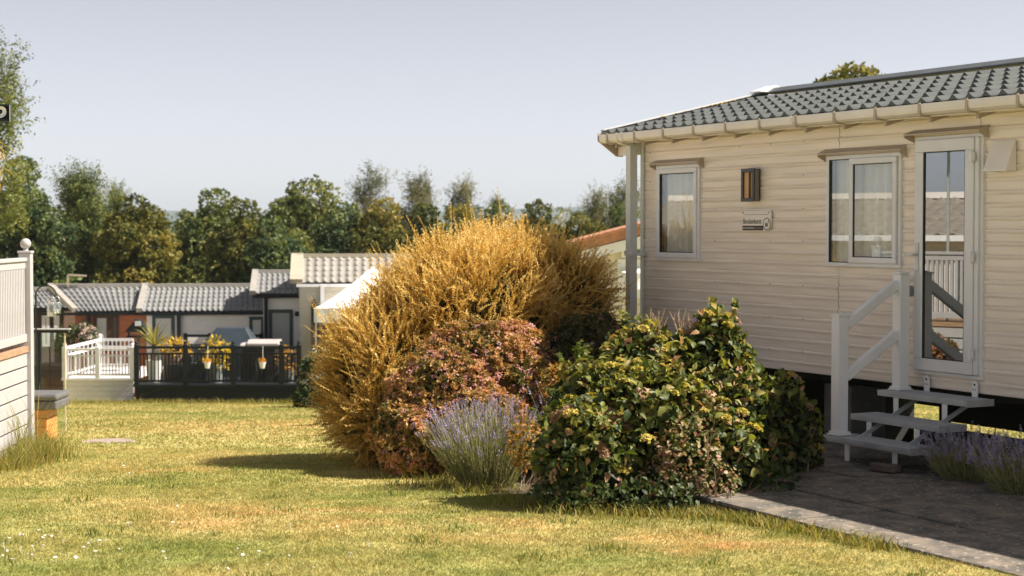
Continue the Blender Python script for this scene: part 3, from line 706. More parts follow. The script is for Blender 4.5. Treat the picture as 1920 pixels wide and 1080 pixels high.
# long tips that break the outline
P2, N2 = ell_points(GE, 260, .98, 1.04, ZG); D2 = lerpdir(N2, .25, .7)
tv, tf = sprig_t(.55, 26, .026, .013, .06)
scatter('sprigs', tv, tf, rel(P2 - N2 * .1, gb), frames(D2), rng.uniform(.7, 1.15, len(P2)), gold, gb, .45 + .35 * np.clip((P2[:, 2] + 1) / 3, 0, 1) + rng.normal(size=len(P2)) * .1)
P3, N3 = ell_points(GE, 9000, .55, .88, ZG, skip=.5)
inner = leafm('golden_inner_leaf', [(0.025, 0.03, 0.008), (0.07, 0.065, 0.014), (0.16, 0.12, 0.02)], .2)  # darker leaf colour paints the shade in the gaps between sprigs
lv, lf = small_leaf(.085, .05)
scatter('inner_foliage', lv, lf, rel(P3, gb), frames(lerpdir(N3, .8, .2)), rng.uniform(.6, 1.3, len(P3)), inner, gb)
twigs('stems', (0, 0, 0), 26, 1.5, .45, BARK, gb, .016, 4, .45)

# --- spiraea: rust and pink young growth with flat pink flower heads
def umbel(r=.035, n=26, seed=0):
    rr = np.random.default_rng(seed); parts = []
    pv = np.array([(-.5, -.5, 0), (.5, -.5, 0), (.5, .5, .15), (-.5, .5, .15)], float); pf = np.array([(0, 1, 2, 3)])
    for _ in range(n):
        a = rr.random() * 6.283; q = math.sqrt(rr.random()); p = (r * q * math.cos(a), r * q * math.sin(a), r * .45 * (1 - q * q) + rr.normal() * .002)
        parts.append((xf(pv, (rr.normal() * .5, rr.normal() * .5, 1), p, r * .34), pf))
    return merge_t(parts)
def cluster(n=7, l=.03, wd=.016, seed=0, up=.5):
    rr = np.random.default_rng(seed); lv, lf = small_leaf(l, wd); parts = []
    for i in range(n):
        a = rr.random() * 6.283; parts.append((xf(lv, (math.cos(a), math.sin(a), up + rr.normal() * .4), (0, 0, l * .5 * i / n), rr.uniform(.7, 1.2)), lf))
    return merge_t(parts)
def spiraea(name, ells, n, nfl, label, origin, ncol, seed):
    o = thing(name, label, 'shrub', origin)
    P, N = ell_points(ells, n, .9, 1.05, ZG)
    # clumpy outline
    P = P + N * (0.05 * np.sin(P[:, :1] * 17 + seed) * np.sin(P[:, 2:3] * 15 + P[:, 1:2] * 9))
    for k in range(2):
        tv, tf = cluster(8, .042, .022, 3 + k); q = slice(k, None, 2)
        cl = .42 + .2 * np.sin(P[q, 0] * 8 + 1) * np.sin(P[q, 2] * 9) + rng.normal(size=len(P[q])) * .22
        scatter('foliage', tv, tf, rel(P[q], o), frames(lerpdir(N[q], .5, .4)), rng.uniform(.7, 1.2, len(P[q])), leafm('spiraea_leaf_%d' % seed, ncol, .35, tcol=(1.2, .95, .7)), o, cl)
    Pf, Nf = ell_points(ells, nfl, 1.0, 1.07, ZG)
    tv, tf = umbel(.028, 22, 5)
    fl = leafm('spiraea_flower', [(0.36, 0.14, 0.11), (0.62, 0.32, 0.29), (0.74, 0.50, 0.49)], .3, tcol=(1.1, .9, .9))
    scatter('flowers', tv, tf, rel(Pf, o), frames(lerpdir(Nf, .3, .7)), rng.uniform(.5, 1.25, nfl), fl, o, np.clip(rng.normal(.45, .25, nfl), 0, 1))
    Pi, Ni = ell_points(ells, n // 2, .55, .9, ZG, skip=.5); lv, lf = small_leaf(.07, .04)
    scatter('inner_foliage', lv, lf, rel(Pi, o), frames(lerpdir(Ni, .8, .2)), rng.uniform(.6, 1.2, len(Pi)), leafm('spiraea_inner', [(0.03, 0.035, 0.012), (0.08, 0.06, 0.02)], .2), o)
    twigs('stems', (0, 0, 0), 12, .8, .3, BARK, o, .008, 8)
    return o
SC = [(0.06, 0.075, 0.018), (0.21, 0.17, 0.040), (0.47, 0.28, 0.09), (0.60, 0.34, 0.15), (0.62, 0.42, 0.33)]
spiraea('spiraea_shrub', [E_(925, 730, 15.9, .60, .5, .60), E_(840, 770, 15.5, .54, .45, .54), E_(775, 820, 15.2, .34, .35, .34), E_(985, 690, 16.1, .26, .4, .40), E_(900, 825, 15.1, .5, .3, .42), E_(880, 700, 15.9, .5, .45, .46), E_(970, 760, 15.7, .34, .35, .45)], 10500, 1500,
        'rust and pink leaved shrub dotted with small flower heads, in front of the golden shrub', (-.4, 15.6, g(15.6)), SC, 1)
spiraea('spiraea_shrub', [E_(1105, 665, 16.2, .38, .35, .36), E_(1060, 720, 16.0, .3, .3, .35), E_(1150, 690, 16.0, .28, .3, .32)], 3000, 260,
        'shaded dark shrub with pale flower heads beside the caravan corner', (.75, 16.1, g(16.1)), [(0.04, 0.05, 0.015), (0.08, 0.085, 0.025), (0.16, 0.11, 0.04)], 2)  # same species as the first; the caravan's shade is put into its darker leaves

# --- lavender
LST = leafm('lavender_stem', [(0.13, 0.15, 0.06), (0.30, 0.30, 0.13), (0.46, 0.42, 0.21)], .25, tcol=(1.1, 1.1, .8))
LFL = leafm('lavender_flower', [(0.22, 0.19, 0.29), (0.34, 0.29, 0.45), (0.50, 0.45, 0.58)], .3, tcol=(1, .95, 1.1))
def spike_t(l=.07, n=16, seed=3):
    rr = np.random.default_rng(seed); lv, lf = small_leaf(.015, .011); parts = []
    for i in range(n):
        a = i * 2.4; z = l * (i / n) ** 1.15; parts.append((xf(lv, (math.cos(a), math.sin(a), .7), (0, 0, z), rr.uniform(.8, 1.25) * (1.1 - .5 * i / n)), lf))
    return merge_t(parts)
def lavender(label, base, rad, n, h, lean=(0, 0), fan=.75, name='lavender', cap=1.0):
    o = thing(name, label, 'lavender', base)
    a = rng.random(n) * 6.283; q = np.sqrt(rng.random(n)); off = np.stack([np.cos(a), np.sin(a)], -1) * q[:, None]
    p0 = np.concatenate([off * rad * .35, np.zeros((n, 1))], 1)
    L_ = h * rng.uniform(.65, 1.1, n) * (1 - .12 * q)
    d0 = unit(np.concatenate([off * fan + rng.normal(size=(n, 2)) * .19 + np.array(lean), np.ones((n, 1))], 1))
    d1 = unit(d0 + np.concatenate([off * .1 + rng.normal(size=(n, 2)) * .12, np.full((n, 1), .25)], 1))
    pts = [p0, p0 + d0 * (L_ * .33)[:, None], p0 + d0 * (L_ * .6)[:, None] + d1 * (L_ * .06)[:, None]]; pts.append(pts[2] + d1 * (L_ * .34)[:, None])
    sd_ = unit(np.cross(d0, rng.normal(size=(n, 3)))) ; V = []; Q = []
    wd = .0032
    for i, p in enumerate(pts): V += [p - sd_ * wd * (1 - .18 * i), p + sd_ * wd * (1 - .18 * i)]
    V = np.stack(V, 1).reshape(-1, 3)
    Q = np.array([(2 * i, 2 * i + 1, 2 * i + 3, 2 * i + 2) for i in range(3)])[None] + (np.arange(n) * 8)[:, None, None]
    var = np.repeat(rng.random(n), 8)
    npmesh('stems', V, Q.reshape(-1, 4), LST, o, var)
    nl = n * 7; i = rng.integers(0, n, nl); t = rng.uniform(.02, .62, nl)[:, None]
    P = np.where(t < .33, p0[i] + d0[i] * (L_[i][:, None] * t), pts[1][i] + (pts[2][i] - pts[1][i]) * ((t - .33) / .3))
    lv, lf = small_leaf(.05, .006)
    scatter('leaves', lv, lf, P, frames(lerpdir(d0[i], .55, .2)), rng.uniform(.6, 1.2, nl), LST, o)
    tv, tf = spike_t(); m = int(n * cap)
    scatter('flowers', tv, tf, pts[3][:m] - d1[:m] * .03, frames(d1[:m]), rng.uniform(.6, 1.15, m), LFL, o)
    return o
lavender('grey green lavender with purple spikes at the lawn edge, between rust shrub and hydrangea', (-.20, 13.95, g(13.9)), .6, 950, .72, (-.06, -.08), .58, cap=.6)
lavender('lavender with tall thin spikes rising behind the hydrangea', (.62, 14.9, g(14.9)), .5, 330, .95, (.25, 0), .35)
lavender('lavender with bluish spikes against the caravan corner post', (1.0, 15.5, g(15.5)), .4, 200, 1.05, (.10, 0), .3)
p = hw(5.55, -.62, -.02); lavender('dark lavender in the shade beside the entry steps', p, .5, 340, .38, (0, 0), .8)
p = hw(6.2, -.7, -.02); lavender('dark lavender at the right edge of the photo, in the shade of the caravan', p, .55, 320, .42, (0, 0), .8)

# --- hydrangea
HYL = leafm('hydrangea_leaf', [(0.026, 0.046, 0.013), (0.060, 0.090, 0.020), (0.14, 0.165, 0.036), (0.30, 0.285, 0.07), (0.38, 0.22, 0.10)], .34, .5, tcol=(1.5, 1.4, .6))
LIME = leafm('lime_flower', [(0.30, 0.27, 0.05), (0.50, 0.42, 0.08), (0.62, 0.50, 0.13)], .3, tcol=(1.1, 1, .6))
DRY = leafm('dried_flower', [(0.26, 0.15, 0.08), (0.44, 0.27, 0.16), (0.52, 0.36, 0.24)], .3, tcol=(1.1, .95, .8))
def hydrangea(label, ells, n, nlime, ndry, origin, seed, smin=.5):
    o = thing('hydrangea', label, 'hydrangea', origin)
    P, N = ell_points(ells, n, .80, 1.06, ZG, skip=.78)
    P = P + N * (0.05 * np.sin(P[:, :1] * 13 + seed) * np.sin(P[:, 2:3] * 11 + P[:, 1:2] * 7))
    P = P + N * (rng.normal(size=(n, 1)) * .022)
    ks = rng.choice(np.where(N[:, 2] > .1)[0], int(n * .007)); sp = []; sn = []
    for k_ in ks:
        dd = unit(N[k_] * .5 + np.array([0, 0, .9]) + rng.normal(size=3) * .25); L_ = rng.uniform(.08, .24)
        for t_ in np.linspace(.2, 1, 9): sp.append(P[k_] + dd * L_ * t_); sn.append(unit(N[k_] + rng.normal(size=3) * .8))
    P = np.concatenate([P, np.array(sp)]); N = np.concatenate([N, np.array(sn)]); n0 = n; n = len(P)
    tv, tf = leaf_t(.075, .048, .010, .022)
    d = lerpdir(N, .75, -.10); face = lerpdir(N, .55, .65)
    x = unit(np.cross(face, d)); y = np.cross(d, x); M = np.stack([x, y, d], 2)
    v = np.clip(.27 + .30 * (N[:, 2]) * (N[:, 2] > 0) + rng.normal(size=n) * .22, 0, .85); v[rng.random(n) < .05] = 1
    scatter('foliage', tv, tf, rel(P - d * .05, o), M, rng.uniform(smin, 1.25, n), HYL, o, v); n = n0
    Pi, Ni = ell_points(ells, n, .45, .82, ZG, skip=.45)
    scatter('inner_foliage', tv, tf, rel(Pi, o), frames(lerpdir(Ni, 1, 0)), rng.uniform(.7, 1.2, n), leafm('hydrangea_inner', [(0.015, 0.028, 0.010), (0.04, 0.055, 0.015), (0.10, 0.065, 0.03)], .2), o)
    Pf, Nf = ell_points(ells, nlime * 4, 1.0, 1.07, ZG); k = np.argsort(-Nf[:, 2] + rng.normal(size=len(Nf)) * .35)[:nlime]; Pf, Nf = Pf[k], Nf[k]
    tv2, tf2 = umbel(.06, 70, 9)
    for sl_i in ([slice(None)] if nlime > 12 else [slice(k_, k_ + 1) for k_ in range(nlime)]):
        scatter('flower_heads' if nlime > 12 else 'flower_head', tv2, tf2, rel(Pf[sl_i], o), frames(lerpdir(Nf[sl_i] * .3, .15, .9)), rng.uniform(.55, 1.1, len(Pf[sl_i])), LIME, o)
    Pd, Nd = ell_points(ells, ndry, 1.0, 1.06, ZG)
    tv3, tf3 = umbel(.055, 60, 12)
    for sl_i in ([slice(None)] if ndry > 12 else [slice(k_, k_ + 1) for k_ in range(ndry)]):
        scatter('dried_heads' if ndry > 12 else 'dried_head', tv3, tf3, rel(Pd[sl_i], o), frames(lerpdir(Nd[sl_i], .3, .2)), rng.uniform(.6, 1.2, len(Pd[sl_i])), DRY, o)
    twigs('stems', (0, 0, 0), 22 if nlime > 10 else 8, .95 if nlime > 10 else .55, .3 if nlime > 10 else .12, TWIG, o, .007, seed)
    return o
HE = [E_(1215, 815, 12.55, .68, .65, .56), E_(1340, 690, 12.75, .25, .28, .42), E_(1095, 850, 12.1, .34, .38, .40), E_(1385, 790, 12.6, .27, .34, .46), E_(1210, 675, 12.8, .28, .28, .26), E_(1300, 850, 12.2, .5, .35, .38), E_(1100, 745, 12.6, .26, .3, .26), E_(1270, 720, 12.7, .3, .3, .36), E_(1150, 780, 12.4, .4, .4, .4)]
ho = hydrangea('large green hydrangea with lime yellow flower heads, sunlit at the front of the bed', HE, 10500, 70, 60, (1.05, 12.5, g(12.5)), 1)
# bare twig bundles on its top
for (px_, py_, n_, h_) in ((1222, 640, 16, .26), (1290, 640, 14, .24), (1330, 690, 14, .22)):
    c_ = at(px_, py_, 12.8) - Vector(ho.location); twigs('bare_twigs', c_, n_, h_, .07, TWIG, ho, .005, px_, .28)
hydrangea('dark hydrangea in the shade between the sunlit one and the steps', [E_(1470, 815, 13.1, .24, .3, .46), E_(1505, 865, 13.3, .16, .22, .3), E_(1420, 870, 12.9, .25, .25, .3)], 1100, 6, 5, (2.15, 13.1, -.02), 2)
# small pinkish rose-like patch and an orange-leaved plant
def leafy(name, label, cat, ells, n, l, cols, origin, tcol=(1.2, 1.1, .8)):
    o = thing(name, label, cat, origin); P, N = ell_points(ells, n, .6, 1.05, ZG, skip=.6); tv, tf = leaf_t(l, l * .7, l * .1, l * .2)
    d = lerpdir(N, .8, 0); face = lerpdir(N, .6, .6); x = unit(np.cross(face, d)); y = np.cross(d, x)
    scatter('foliage', tv, tf, rel(P, o), np.stack([x, y, d], 2), rng.uniform(.6, 1.25, n), leafm('leaf_' + name, cols, .35, tcol=tcol), o)
    twigs('stems', (0, 0, 0), 10, ells[0][5] * 1.4, .12, TWIG, o, .004, n); return o
leafy('rose_bush', 'low plant with pinkish and bronze leaves at the foot of the sunlit hydrangea', 'shrub', [E_(1290, 850, 11.9, .24, .2, .26), E_(1345, 900, 11.85, .16, .15, .14), E_(1250, 905, 11.85, .22, .15, .12), E_(1330, 800, 12.1, .16, .15, .2)], 1500, .04, [(0.06, 0.09, 0.02), (0.17, 0.18, 0.06), (0.34, 0.27, 0.14), (0.50, 0.38, 0.27), (0.40, 0.15, 0.08)], (1.32, 11.85, g(11.85)))
leafy('barberry', 'small orange leaved plant between lavender and hydrangea', 'shrub', [E_(985, 830, 13.4, .14, .15, .22), E_(1045, 715, 13.9, .16, .15, .14)], 900, .035, [(0.12, 0.12, 0.02), (0.35, 0.22, 0.04), (0.50, 0.20, 0.04)], (.1, 13.4, g(13.4)))
leafy('ground_ivy', 'dark trailing ivy along the shaded foot of the hydrangea', 'ivy', [E_(1130, 935, 11.75, .35, .2, .1), E_(1230, 930, 11.7, .3, .2, .12), E_(1430, 900, 12.2, .25, .25, .12), E_(1050, 920, 11.9, .2, .2, .1)], 1500, .045, [(0.02, 0.04, 0.012), (0.05, 0.08, 0.02), (0.10, 0.13, 0.04)], (.9, 11.8, g(11.8)))
# unmown grass along the patio edge and at the fence foot
edge = []
for k in range(40):
    t = 5.3 + (k / 40) * 2.2; q = hw(t, -2.91 - .06 * rng.random(), 0); edge += [(q.x, q.y, g(q.y) - .01)] * (4 if k < 20 else 2)
edge += [(.95 + .1 * k, 11.55 - .05 * k, g(11.4) - .01) for k in range(6)] * 5
tufts('edge_grass', edge, 4200, .085, .07, WEED, 'long tufted grass along the patio edge')
tufts('bed_edge_grass', [(x, y - .1, g(y) - .01) for x, y in ((-1.7, 17.6), (-1.3, 16.6), (-.9, 15.4), (-.6, 14.4), (-.3, 13.5), (.1, 12.4), (.5, 11.75), (.8, 11.6))], 2500, .11, .16, WEED, 'longer grass along the lawn side of the flower bed')
tufts('fence_grass', [(-5.02 + .04 * k, 17.6 - .28 * k, g(17.4) - .01) for k in range(7)] + [(-4.9, 17.9, g(17.9)), (-4.8, 17.2, g(17.2) - .01)], 3000, .30, .13, WEED, 'tall dry grass and weeds at the foot of the white fence')
tufts('fence_stalks', [(-5.0, 17.4, g(17.4)), (-5.02, 17.0, g(17)), (-4.98, 17.7, g(17.7))], 90, .75, .10, WEED, 'thin tall seed stalks against the white fence boards')
tufts('lawn_weeds', [(float(x), float(y), g(float(y))) for x, y in zip(rng.uniform(-3.4, 2.2, 70), rng.uniform(8.2, 17, 70))], 2600, .055, .07, leafm('clover', [(.07, .11, .02), (.16, .20, .04), (.28, .27, .08)], .35), 'clumps of coarser green weeds and clover in the lawn', 'weeds')
tufts('deck_grass', [(x, 39.3, g(39.3) - .02) for x in np.linspace(-10.2, -4.9, 40)], 2200, .16, .15, WEED, 'rough grass along the foot of the two decks')
# daisies
DW = pm('daisy_petal', (0.82, 0.80, 0.80), .6, .04, 9)
dm = MB()
for k in range(9):
    a = 6.283 * k / 9; dm.bar((.004 * math.cos(a), .004 * math.sin(a), .03), (.016 * math.cos(a), .016 * math.sin(a), .034), .009, .0015)
dm.lathe([(.006, .028), (.006, .034), (.001, .037)], (0, 0, 0), 8); dm.box(-.001, .001, -.001, .001, 0, .03)
d0 = dm.build('daisy', DW); first = True; r = random.Random(5)
spots = [(9, 1030), (17, 1020), (42, 1012), (47, 1012), (72, 1004), (75, 1018), (84, 1015), (14, 1040), (40, 1038), (65, 1034), (80, 1034), (53, 1050), (62, 1051), (106, 1056), (141, 1053), (157, 1037), (166, 1030), (173, 1023), (184, 1024), (198, 1024), (180, 1045), (220, 1040), (303, 1045), (310, 1059), (324, 989), (243, 990), (330, 958), (445, 1040), (455, 1050), (485, 1045), (540, 1053), (420, 1076), (98, 1015), (242, 894), (233, 879), (630, 996), (585, 1076), (20, 1060), (3, 1052), (118, 1024), (500, 1071), (545, 992), (655, 1048), (690, 1030)]
for (px_, py_) in spots:
    Y = 9.0
    for _ in range(12):
        q = at(px_, py_, Y); slope = (q.z - 1.85) / Y; Y = min(60, max(6, (g(Y) - 1.85) / slope))
    o = d0 if first else d0.copy()
    if not first: COL.objects.link(o)
    first = False; q = at(px_, py_, Y); o.location = (q.x, q.y, g(q.y)); s = r.uniform(.35, .7); o.scale = (s, s, 1.1); o.rotation_euler = (r.gauss(0, .25), r.gauss(0, .25), r.uniform(0, 6))
    tag(o, 'small white daisy flowering in the lawn', 'daisy', 'daisies in the lawn')
# flat stone let into the lawn
Yst = 21.4; mb = MB(); n = 14; rr = random.Random(4)
pr_ = [((.36 + rr.uniform(-.04, .03)) * math.cos(6.283 * k / n), (.30 + rr.uniform(-.05, .04)) * math.sin(6.283 * k / n)) for k in range(n)]
mb.prism(pr_, -.05, .018, axis='z'); o = mb.build('paving_stone', pm('pinkish_stone', (0.31, 0.24, 0.20), .9, .2, 8, bump=.4), bevel=.01)
o.location = (-5.08, Yst, g(Yst)); tag(o, 'flat pinkish stone slab let into the lawn', 'stone slab')

# ================================================================== LEFT: WHITE VERANDA FENCE, TUB, GLASS SCREEN
WB = pm('white_paint_board', (0.43, 0.415, 0.415), .45, .05, 5, bump=.06, bscale=20)
FX, FY = -5.10, 17.9
FN = thing('veranda_fence', 'white veranda fence with slatted balustrade and boarded skirt at the left edge', 'fence', (FX, FY, g(FY)), math.atan2(.05, 1.0))
b0 = -g(FY)                                   # local z of the patio level
def fz(z): return z + b0
LNG = 1.35
pp = MB().box(-.062, .062, -.062, .062, -.15, fz(1.60)).build('post', WB, FN, bevel=.006)
MB().box(-.072, .072, -.072, .072, fz(1.60), fz(1.625)).build('post_cap', WB, pp, bevel=.005)
MB().lathe([(.03, 0), (.022, .015), (.03, .025)] + [(.056 * math.cos(a), .075 + .056 * math.sin(a)) for a in np.linspace(-1.1, 1.57, 12)], (0, 0, fz(1.625)), 20).build('ball_finial', WB, pp, smooth=True)
MB().box(-.05, .03, -LNG, -.063, fz(1.515), fz(1.555)).build('top_rail', WB, FN, bevel=.006)
MB().box(-.03, .012, -LNG, -.063, fz(1.44), fz(1.513)).build('upper_rail', WB, FN, bevel=.004)
MB().box(-.035, .02, -LNG, -.063, fz(.675), fz(.755)).build('lower_rail', WB, FN, bevel=.004)
k = 0; yy = -.115
bal = MB().box(-.028, .008, -.021, .021, fz(.756), fz(1.4395)).build('baluster', WB, FN, bevel=.003); bal.location = (0, yy, 0)
while yy > -LNG + .1:
    yy -= .068; cp(bal, FN, (0, yy, 0))
MB().box(-.5, .035, -LNG, -.063, fz(.565), fz(.625)).build('deck_board', pm('brown_board', (0.36, 0.22, 0.13), .7, .2, 5, stretch=(6, 1, 6), bump=.2), FN, bevel=.004)
zz = fz(.56)
while zz > -.1:
    MB().box(-.02, .018, -LNG, -.063, max(-.2, zz - .135), zz).build('skirt_board', WB, FN, bevel=.004); zz -= .152
MB().box(-.07, -.05, -LNG, -.05, -.2, fz(.50)).build('void_shade_sheet', DARK, FN)  # dark sheet standing in for the shaded void behind the board gaps
MB().box(-3.0, -.051, -LNG, .03, fz(.505), fz(.562)).build('deck_floor', MATS['brown_board'], FN)
MB().box(-2.9, -.09, -.03, -.0, -.2, fz(.50)).build('end_skirt', WB, FN)
# low timber tub with a thick grey lid
TU = thing('garden_tub', 'orange timber tub under a thick grey lid, beside the white fence', 'tub', (-6.57, 21.9, g(21.6)))
OR_ = pm('orange_timber', (0.56, 0.24, 0.065), .6, .18, 3, stretch=(1, 1, 9), bump=.15)
LID = pm('grey_lid', (0.115, 0.112, 0.115), .6, .12, 6, bump=.1)
for k in range(4): MB().box(-.65, .65, -.25, .25, -.05 + k * .113, .058 + k * .113).build('board', OR_, TU, bevel=.006)
MB().box(-.79, .79, -.32, .32, .405, .515).build('lid', LID, TU, bevel=.02); MB().box(-.80, .80, -.33, .33, .52, .60).build('lid_top', LID, TU, bevel=.03)
# glass screen with posts and a shepherd's hook carrying jars
GS = thing('glass_screen', 'clear glass screen with black top rail and post behind the timber tub', 'screen', (-6.7, 24.2, g(24.2)))
zt = 1.85 - (620 - 430) * 24.2 / F - g(24.2)
MB().box(-.45, .40, -.035, .035, zt - .03, zt + .012).build('top_rail', BLACK, GS, bevel=.005)
MB().box(-.46, .43, -.05, .05, zt + .0125, zt + .03).build('rail_cap', GREYM, GS, bevel=.004)
MB().box(-.42, .345, -.006, .006, .05, zt - .031).build('pane', glassm('screen_glass', 0.04, (.86, .92, .88)), GS)
for xx in (-.44, -.035): MB().box(xx, xx + .045, -.03, .03, -.1, zt - .031).build('post', BLACK, GS, bevel=.003)
MB().box(.34, .356, -.012, .012, .0, zt - .031).build('edge_trim', pm('pale_edge', (.55, .5, .35), .4, .1, 5), GS)
HK = thing('shepherd_hook', 'black curved shepherd hook standing behind the glass screen', 'plant hook', (-6.66, 23.85, g(23.85)))
hz = 1.85 - (535 - 430) * 23.85 / F - g(23.85)
mb = MB(); mb.tube([(0, 0, -.1), (0, 0, hz - .1)], .013, 8); mb.tube([(.143 - .143 * math.cos(a), 0, hz - .143 + .143 * math.sin(a)) for a in np.linspace(0, 3.3, 18)], .009, 8)
mb.tube([(.286 + .02 * math.sin(a), 0, hz - .19 - .02 * (1 - math.cos(a))) for a in np.linspace(0, 4.2, 8)], .007, 6)
mb.build('hook', BLACK, HK)
sc_ = MB()
for s_ in (-1, 1): sc_.tube([(.0, 0, hz - .30 + .0 * s_), (s_ * .05, 0, hz - .26), (s_ * .07, 0, hz - .2), (s_ * .035, 0, hz - .17)], .006, 6)
sc_.build('scroll', BLACK, HK)
JG = glassm('jar_glass', 0.22, (.88, .9, .88), .05)
for (px_, py_, s_, lab) in ((97, 580, 1.0, 'larger glass jar lantern hanging from the shepherd hook'), (107, 577, .8, 'smaller glass jar lantern hanging right of the larger jar')):
    c_ = at(px_, py_ + 14 * s_, 23.75); J = thing('jar_lantern', lab, 'jar', c_)
    MB().lathe([(.001, 0), (.058 * s_, 0), (.064 * s_, .02), (.064 * s_, .15 * s_), (.05 * s_, .17 * s_), (.05 * s_, .195 * s_)], (0, 0, 0), 18).build('jar', JG, J, smooth=True)
    MB().lathe([(.053 * s_, .185 * s_), (.053 * s_, .205 * s_)], (0, 0, 0), 18).build('rim', GREYM, J)
    MB().tube([(.052 * s_ * math.cos(a), 0, .195 * s_ + .085 * math.sin(a)) for a in np.linspace(0, 3.14159, 12)], .004, 6).build('wire_handle', GREYM, J)
    MB().lathe([(.001, .012), (.022, .012), (.022, .06), (.001, .06)], (0, 0, 0), 10).build('candle', WHITE, J)
# floodlight on a pole
fl_ = at(4, 212, 17.0); FLD = thing('floodlight', 'dark square floodlight with white reflector at the left edge against the sky', 'floodlight', fl_)
mb = MB(); frame_ring(mb, -.10, .085, -.085, .085, .02, -.05, .02); mb.box(-.08, .065, .0, .02, -.065, .065); mb.build('housing', BLACK, FLD, bevel=.004)
MB().box(.086, .094, -.05, .02, -.087, .080).build('side_flange', GREYM, FLD)
MB().lathe([(.001, .0), (.03, .004), (.05, .02), (.06, .045)], (0, 0, 0), 14).build('reflector', WHITE, FLD, smooth=True).rotation_euler = (R_(80), 0, R_(-15))
bpy.data.objects[FLD.children[-1].name].location = (-.012, -.005, 0)
pz = g(17.0) - fl_.z; mb = MB(); mb.tube([(-.26, .05, pz), (-.26, .05, .1)], .02, 10); mb.bar((-.26, .05, 0), (-.1, .02, 0), .03, .03); mb.build('pole', GREYM, FLD)
FLD.rotation_euler = (0, 0, R_(12))
# left neighbour caravan (seen only in the window reflections)
NB = thing('static_caravan', 'cream caravan beyond the left edge, behind the white veranda fence', 'caravan', (-8.2, 10.5, g(17)))
nb = MB(); nl = 13.2
for k in range(17): nb.box(-3.6, 0.0 + (.008 if k % 2 else 0), 0, nl, .25 + k * .12 if k else -.6, .25 + (k + 1) * .12 - .008)
nb.box(-3.58, -.01, .02, nl - .02, -.6, 2.28); nb.build('wall', CREAM, NB)
rf = MB(); tile_sheet(rf, (.3, -.2, 2.26), (.3, nl + .2, 2.26), (-1.8, -.2, 2.86), (-1.8, nl + .2, 2.86), 60, 7, .03, .04, 4); rf.add([(-1.8, -.2, 2.86), (-1.8, nl + .2, 2.86), (-3.9, nl + .2, 2.26), (-3.9, -.2, 2.26)], [(0, 1, 2, 3)]); rf.build('roof', pm('beige_tile', (.34, .30, .25), .6, .12, 5), NB)
MB().box(.25, .33, -.2, nl + .2, 2.17, 2.26).build('gutter', WHITE, NB)
MB().box(-1.95, -1.65, -.2, nl + .2, 2.85, 2.95).build('ridge_cap', CREAM2, NB)
for (ya, yb, za, zb) in ((6.6, 7.5, .95, 1.95), (9.6, 10.8, .95, 1.95), (3.2, 4.4, .95, 1.95)):
    f = MB(); f.box(.012, .03, ya, yb, za, zb); wq = f.build('window', FRAME, NB); MB().box(.031, .035, ya + .06, yb - .06, za + .06, zb - .06).build('pane', pm('dark_glass', (.03, .035, .04), .1, .1, 4), wq)

# ================================================================== FAR CABINS
def X(px, Y): return at(px, 540, Y).x
def Zp(py, Y): return at(960, py, Y).z
ROOFG = pm('grey_roof_tile', (0.20, 0.20, 0.20), .55, .14, 3, bump=.1)
ROOFC = pm('cream_roof_tile', (0.28, 0.262, 0.235), .6, .16, 3, bump=.1)
PALEV = pm('pale_verge', (0.34, 0.32, 0.29), .5, .08, 4)
REDB = pm('red_brown_board', (0.40, 0.13, 0.055), .6, .18, 2.5, stretch=(1, 1, 8))
PALEB = pm('pale_board', (0.76, 0.73, 0.69), .5, .06, 2)
WHITEB = pm('white_board', (0.80, 0.78, 0.77), .5, .05, 2)
TEAL = pm('dark_teal_frame', (0.035, 0.055, 0.06), .4, .1, 6)
BROWND = pm('dark_brown', (0.07, 0.035, 0.022), .6, .15, 5)
CURT = pm('pale_blind', (0.55, 0.54, 0.50), .8, .08, 4, stretch=(9, 1, .6))
def boards(mb, x0, x1, y, z0, z1, pitch=.14, t=.03):
    z = z0
    while z < z1 - .01:
        mb.box(x0, x1, y - t, y + .02, z, min(z1, z + pitch - .012)); z += pitch
    mb.box(x0 + .01, x1 - .01, y - t + .012, y + .03, z0, z1)
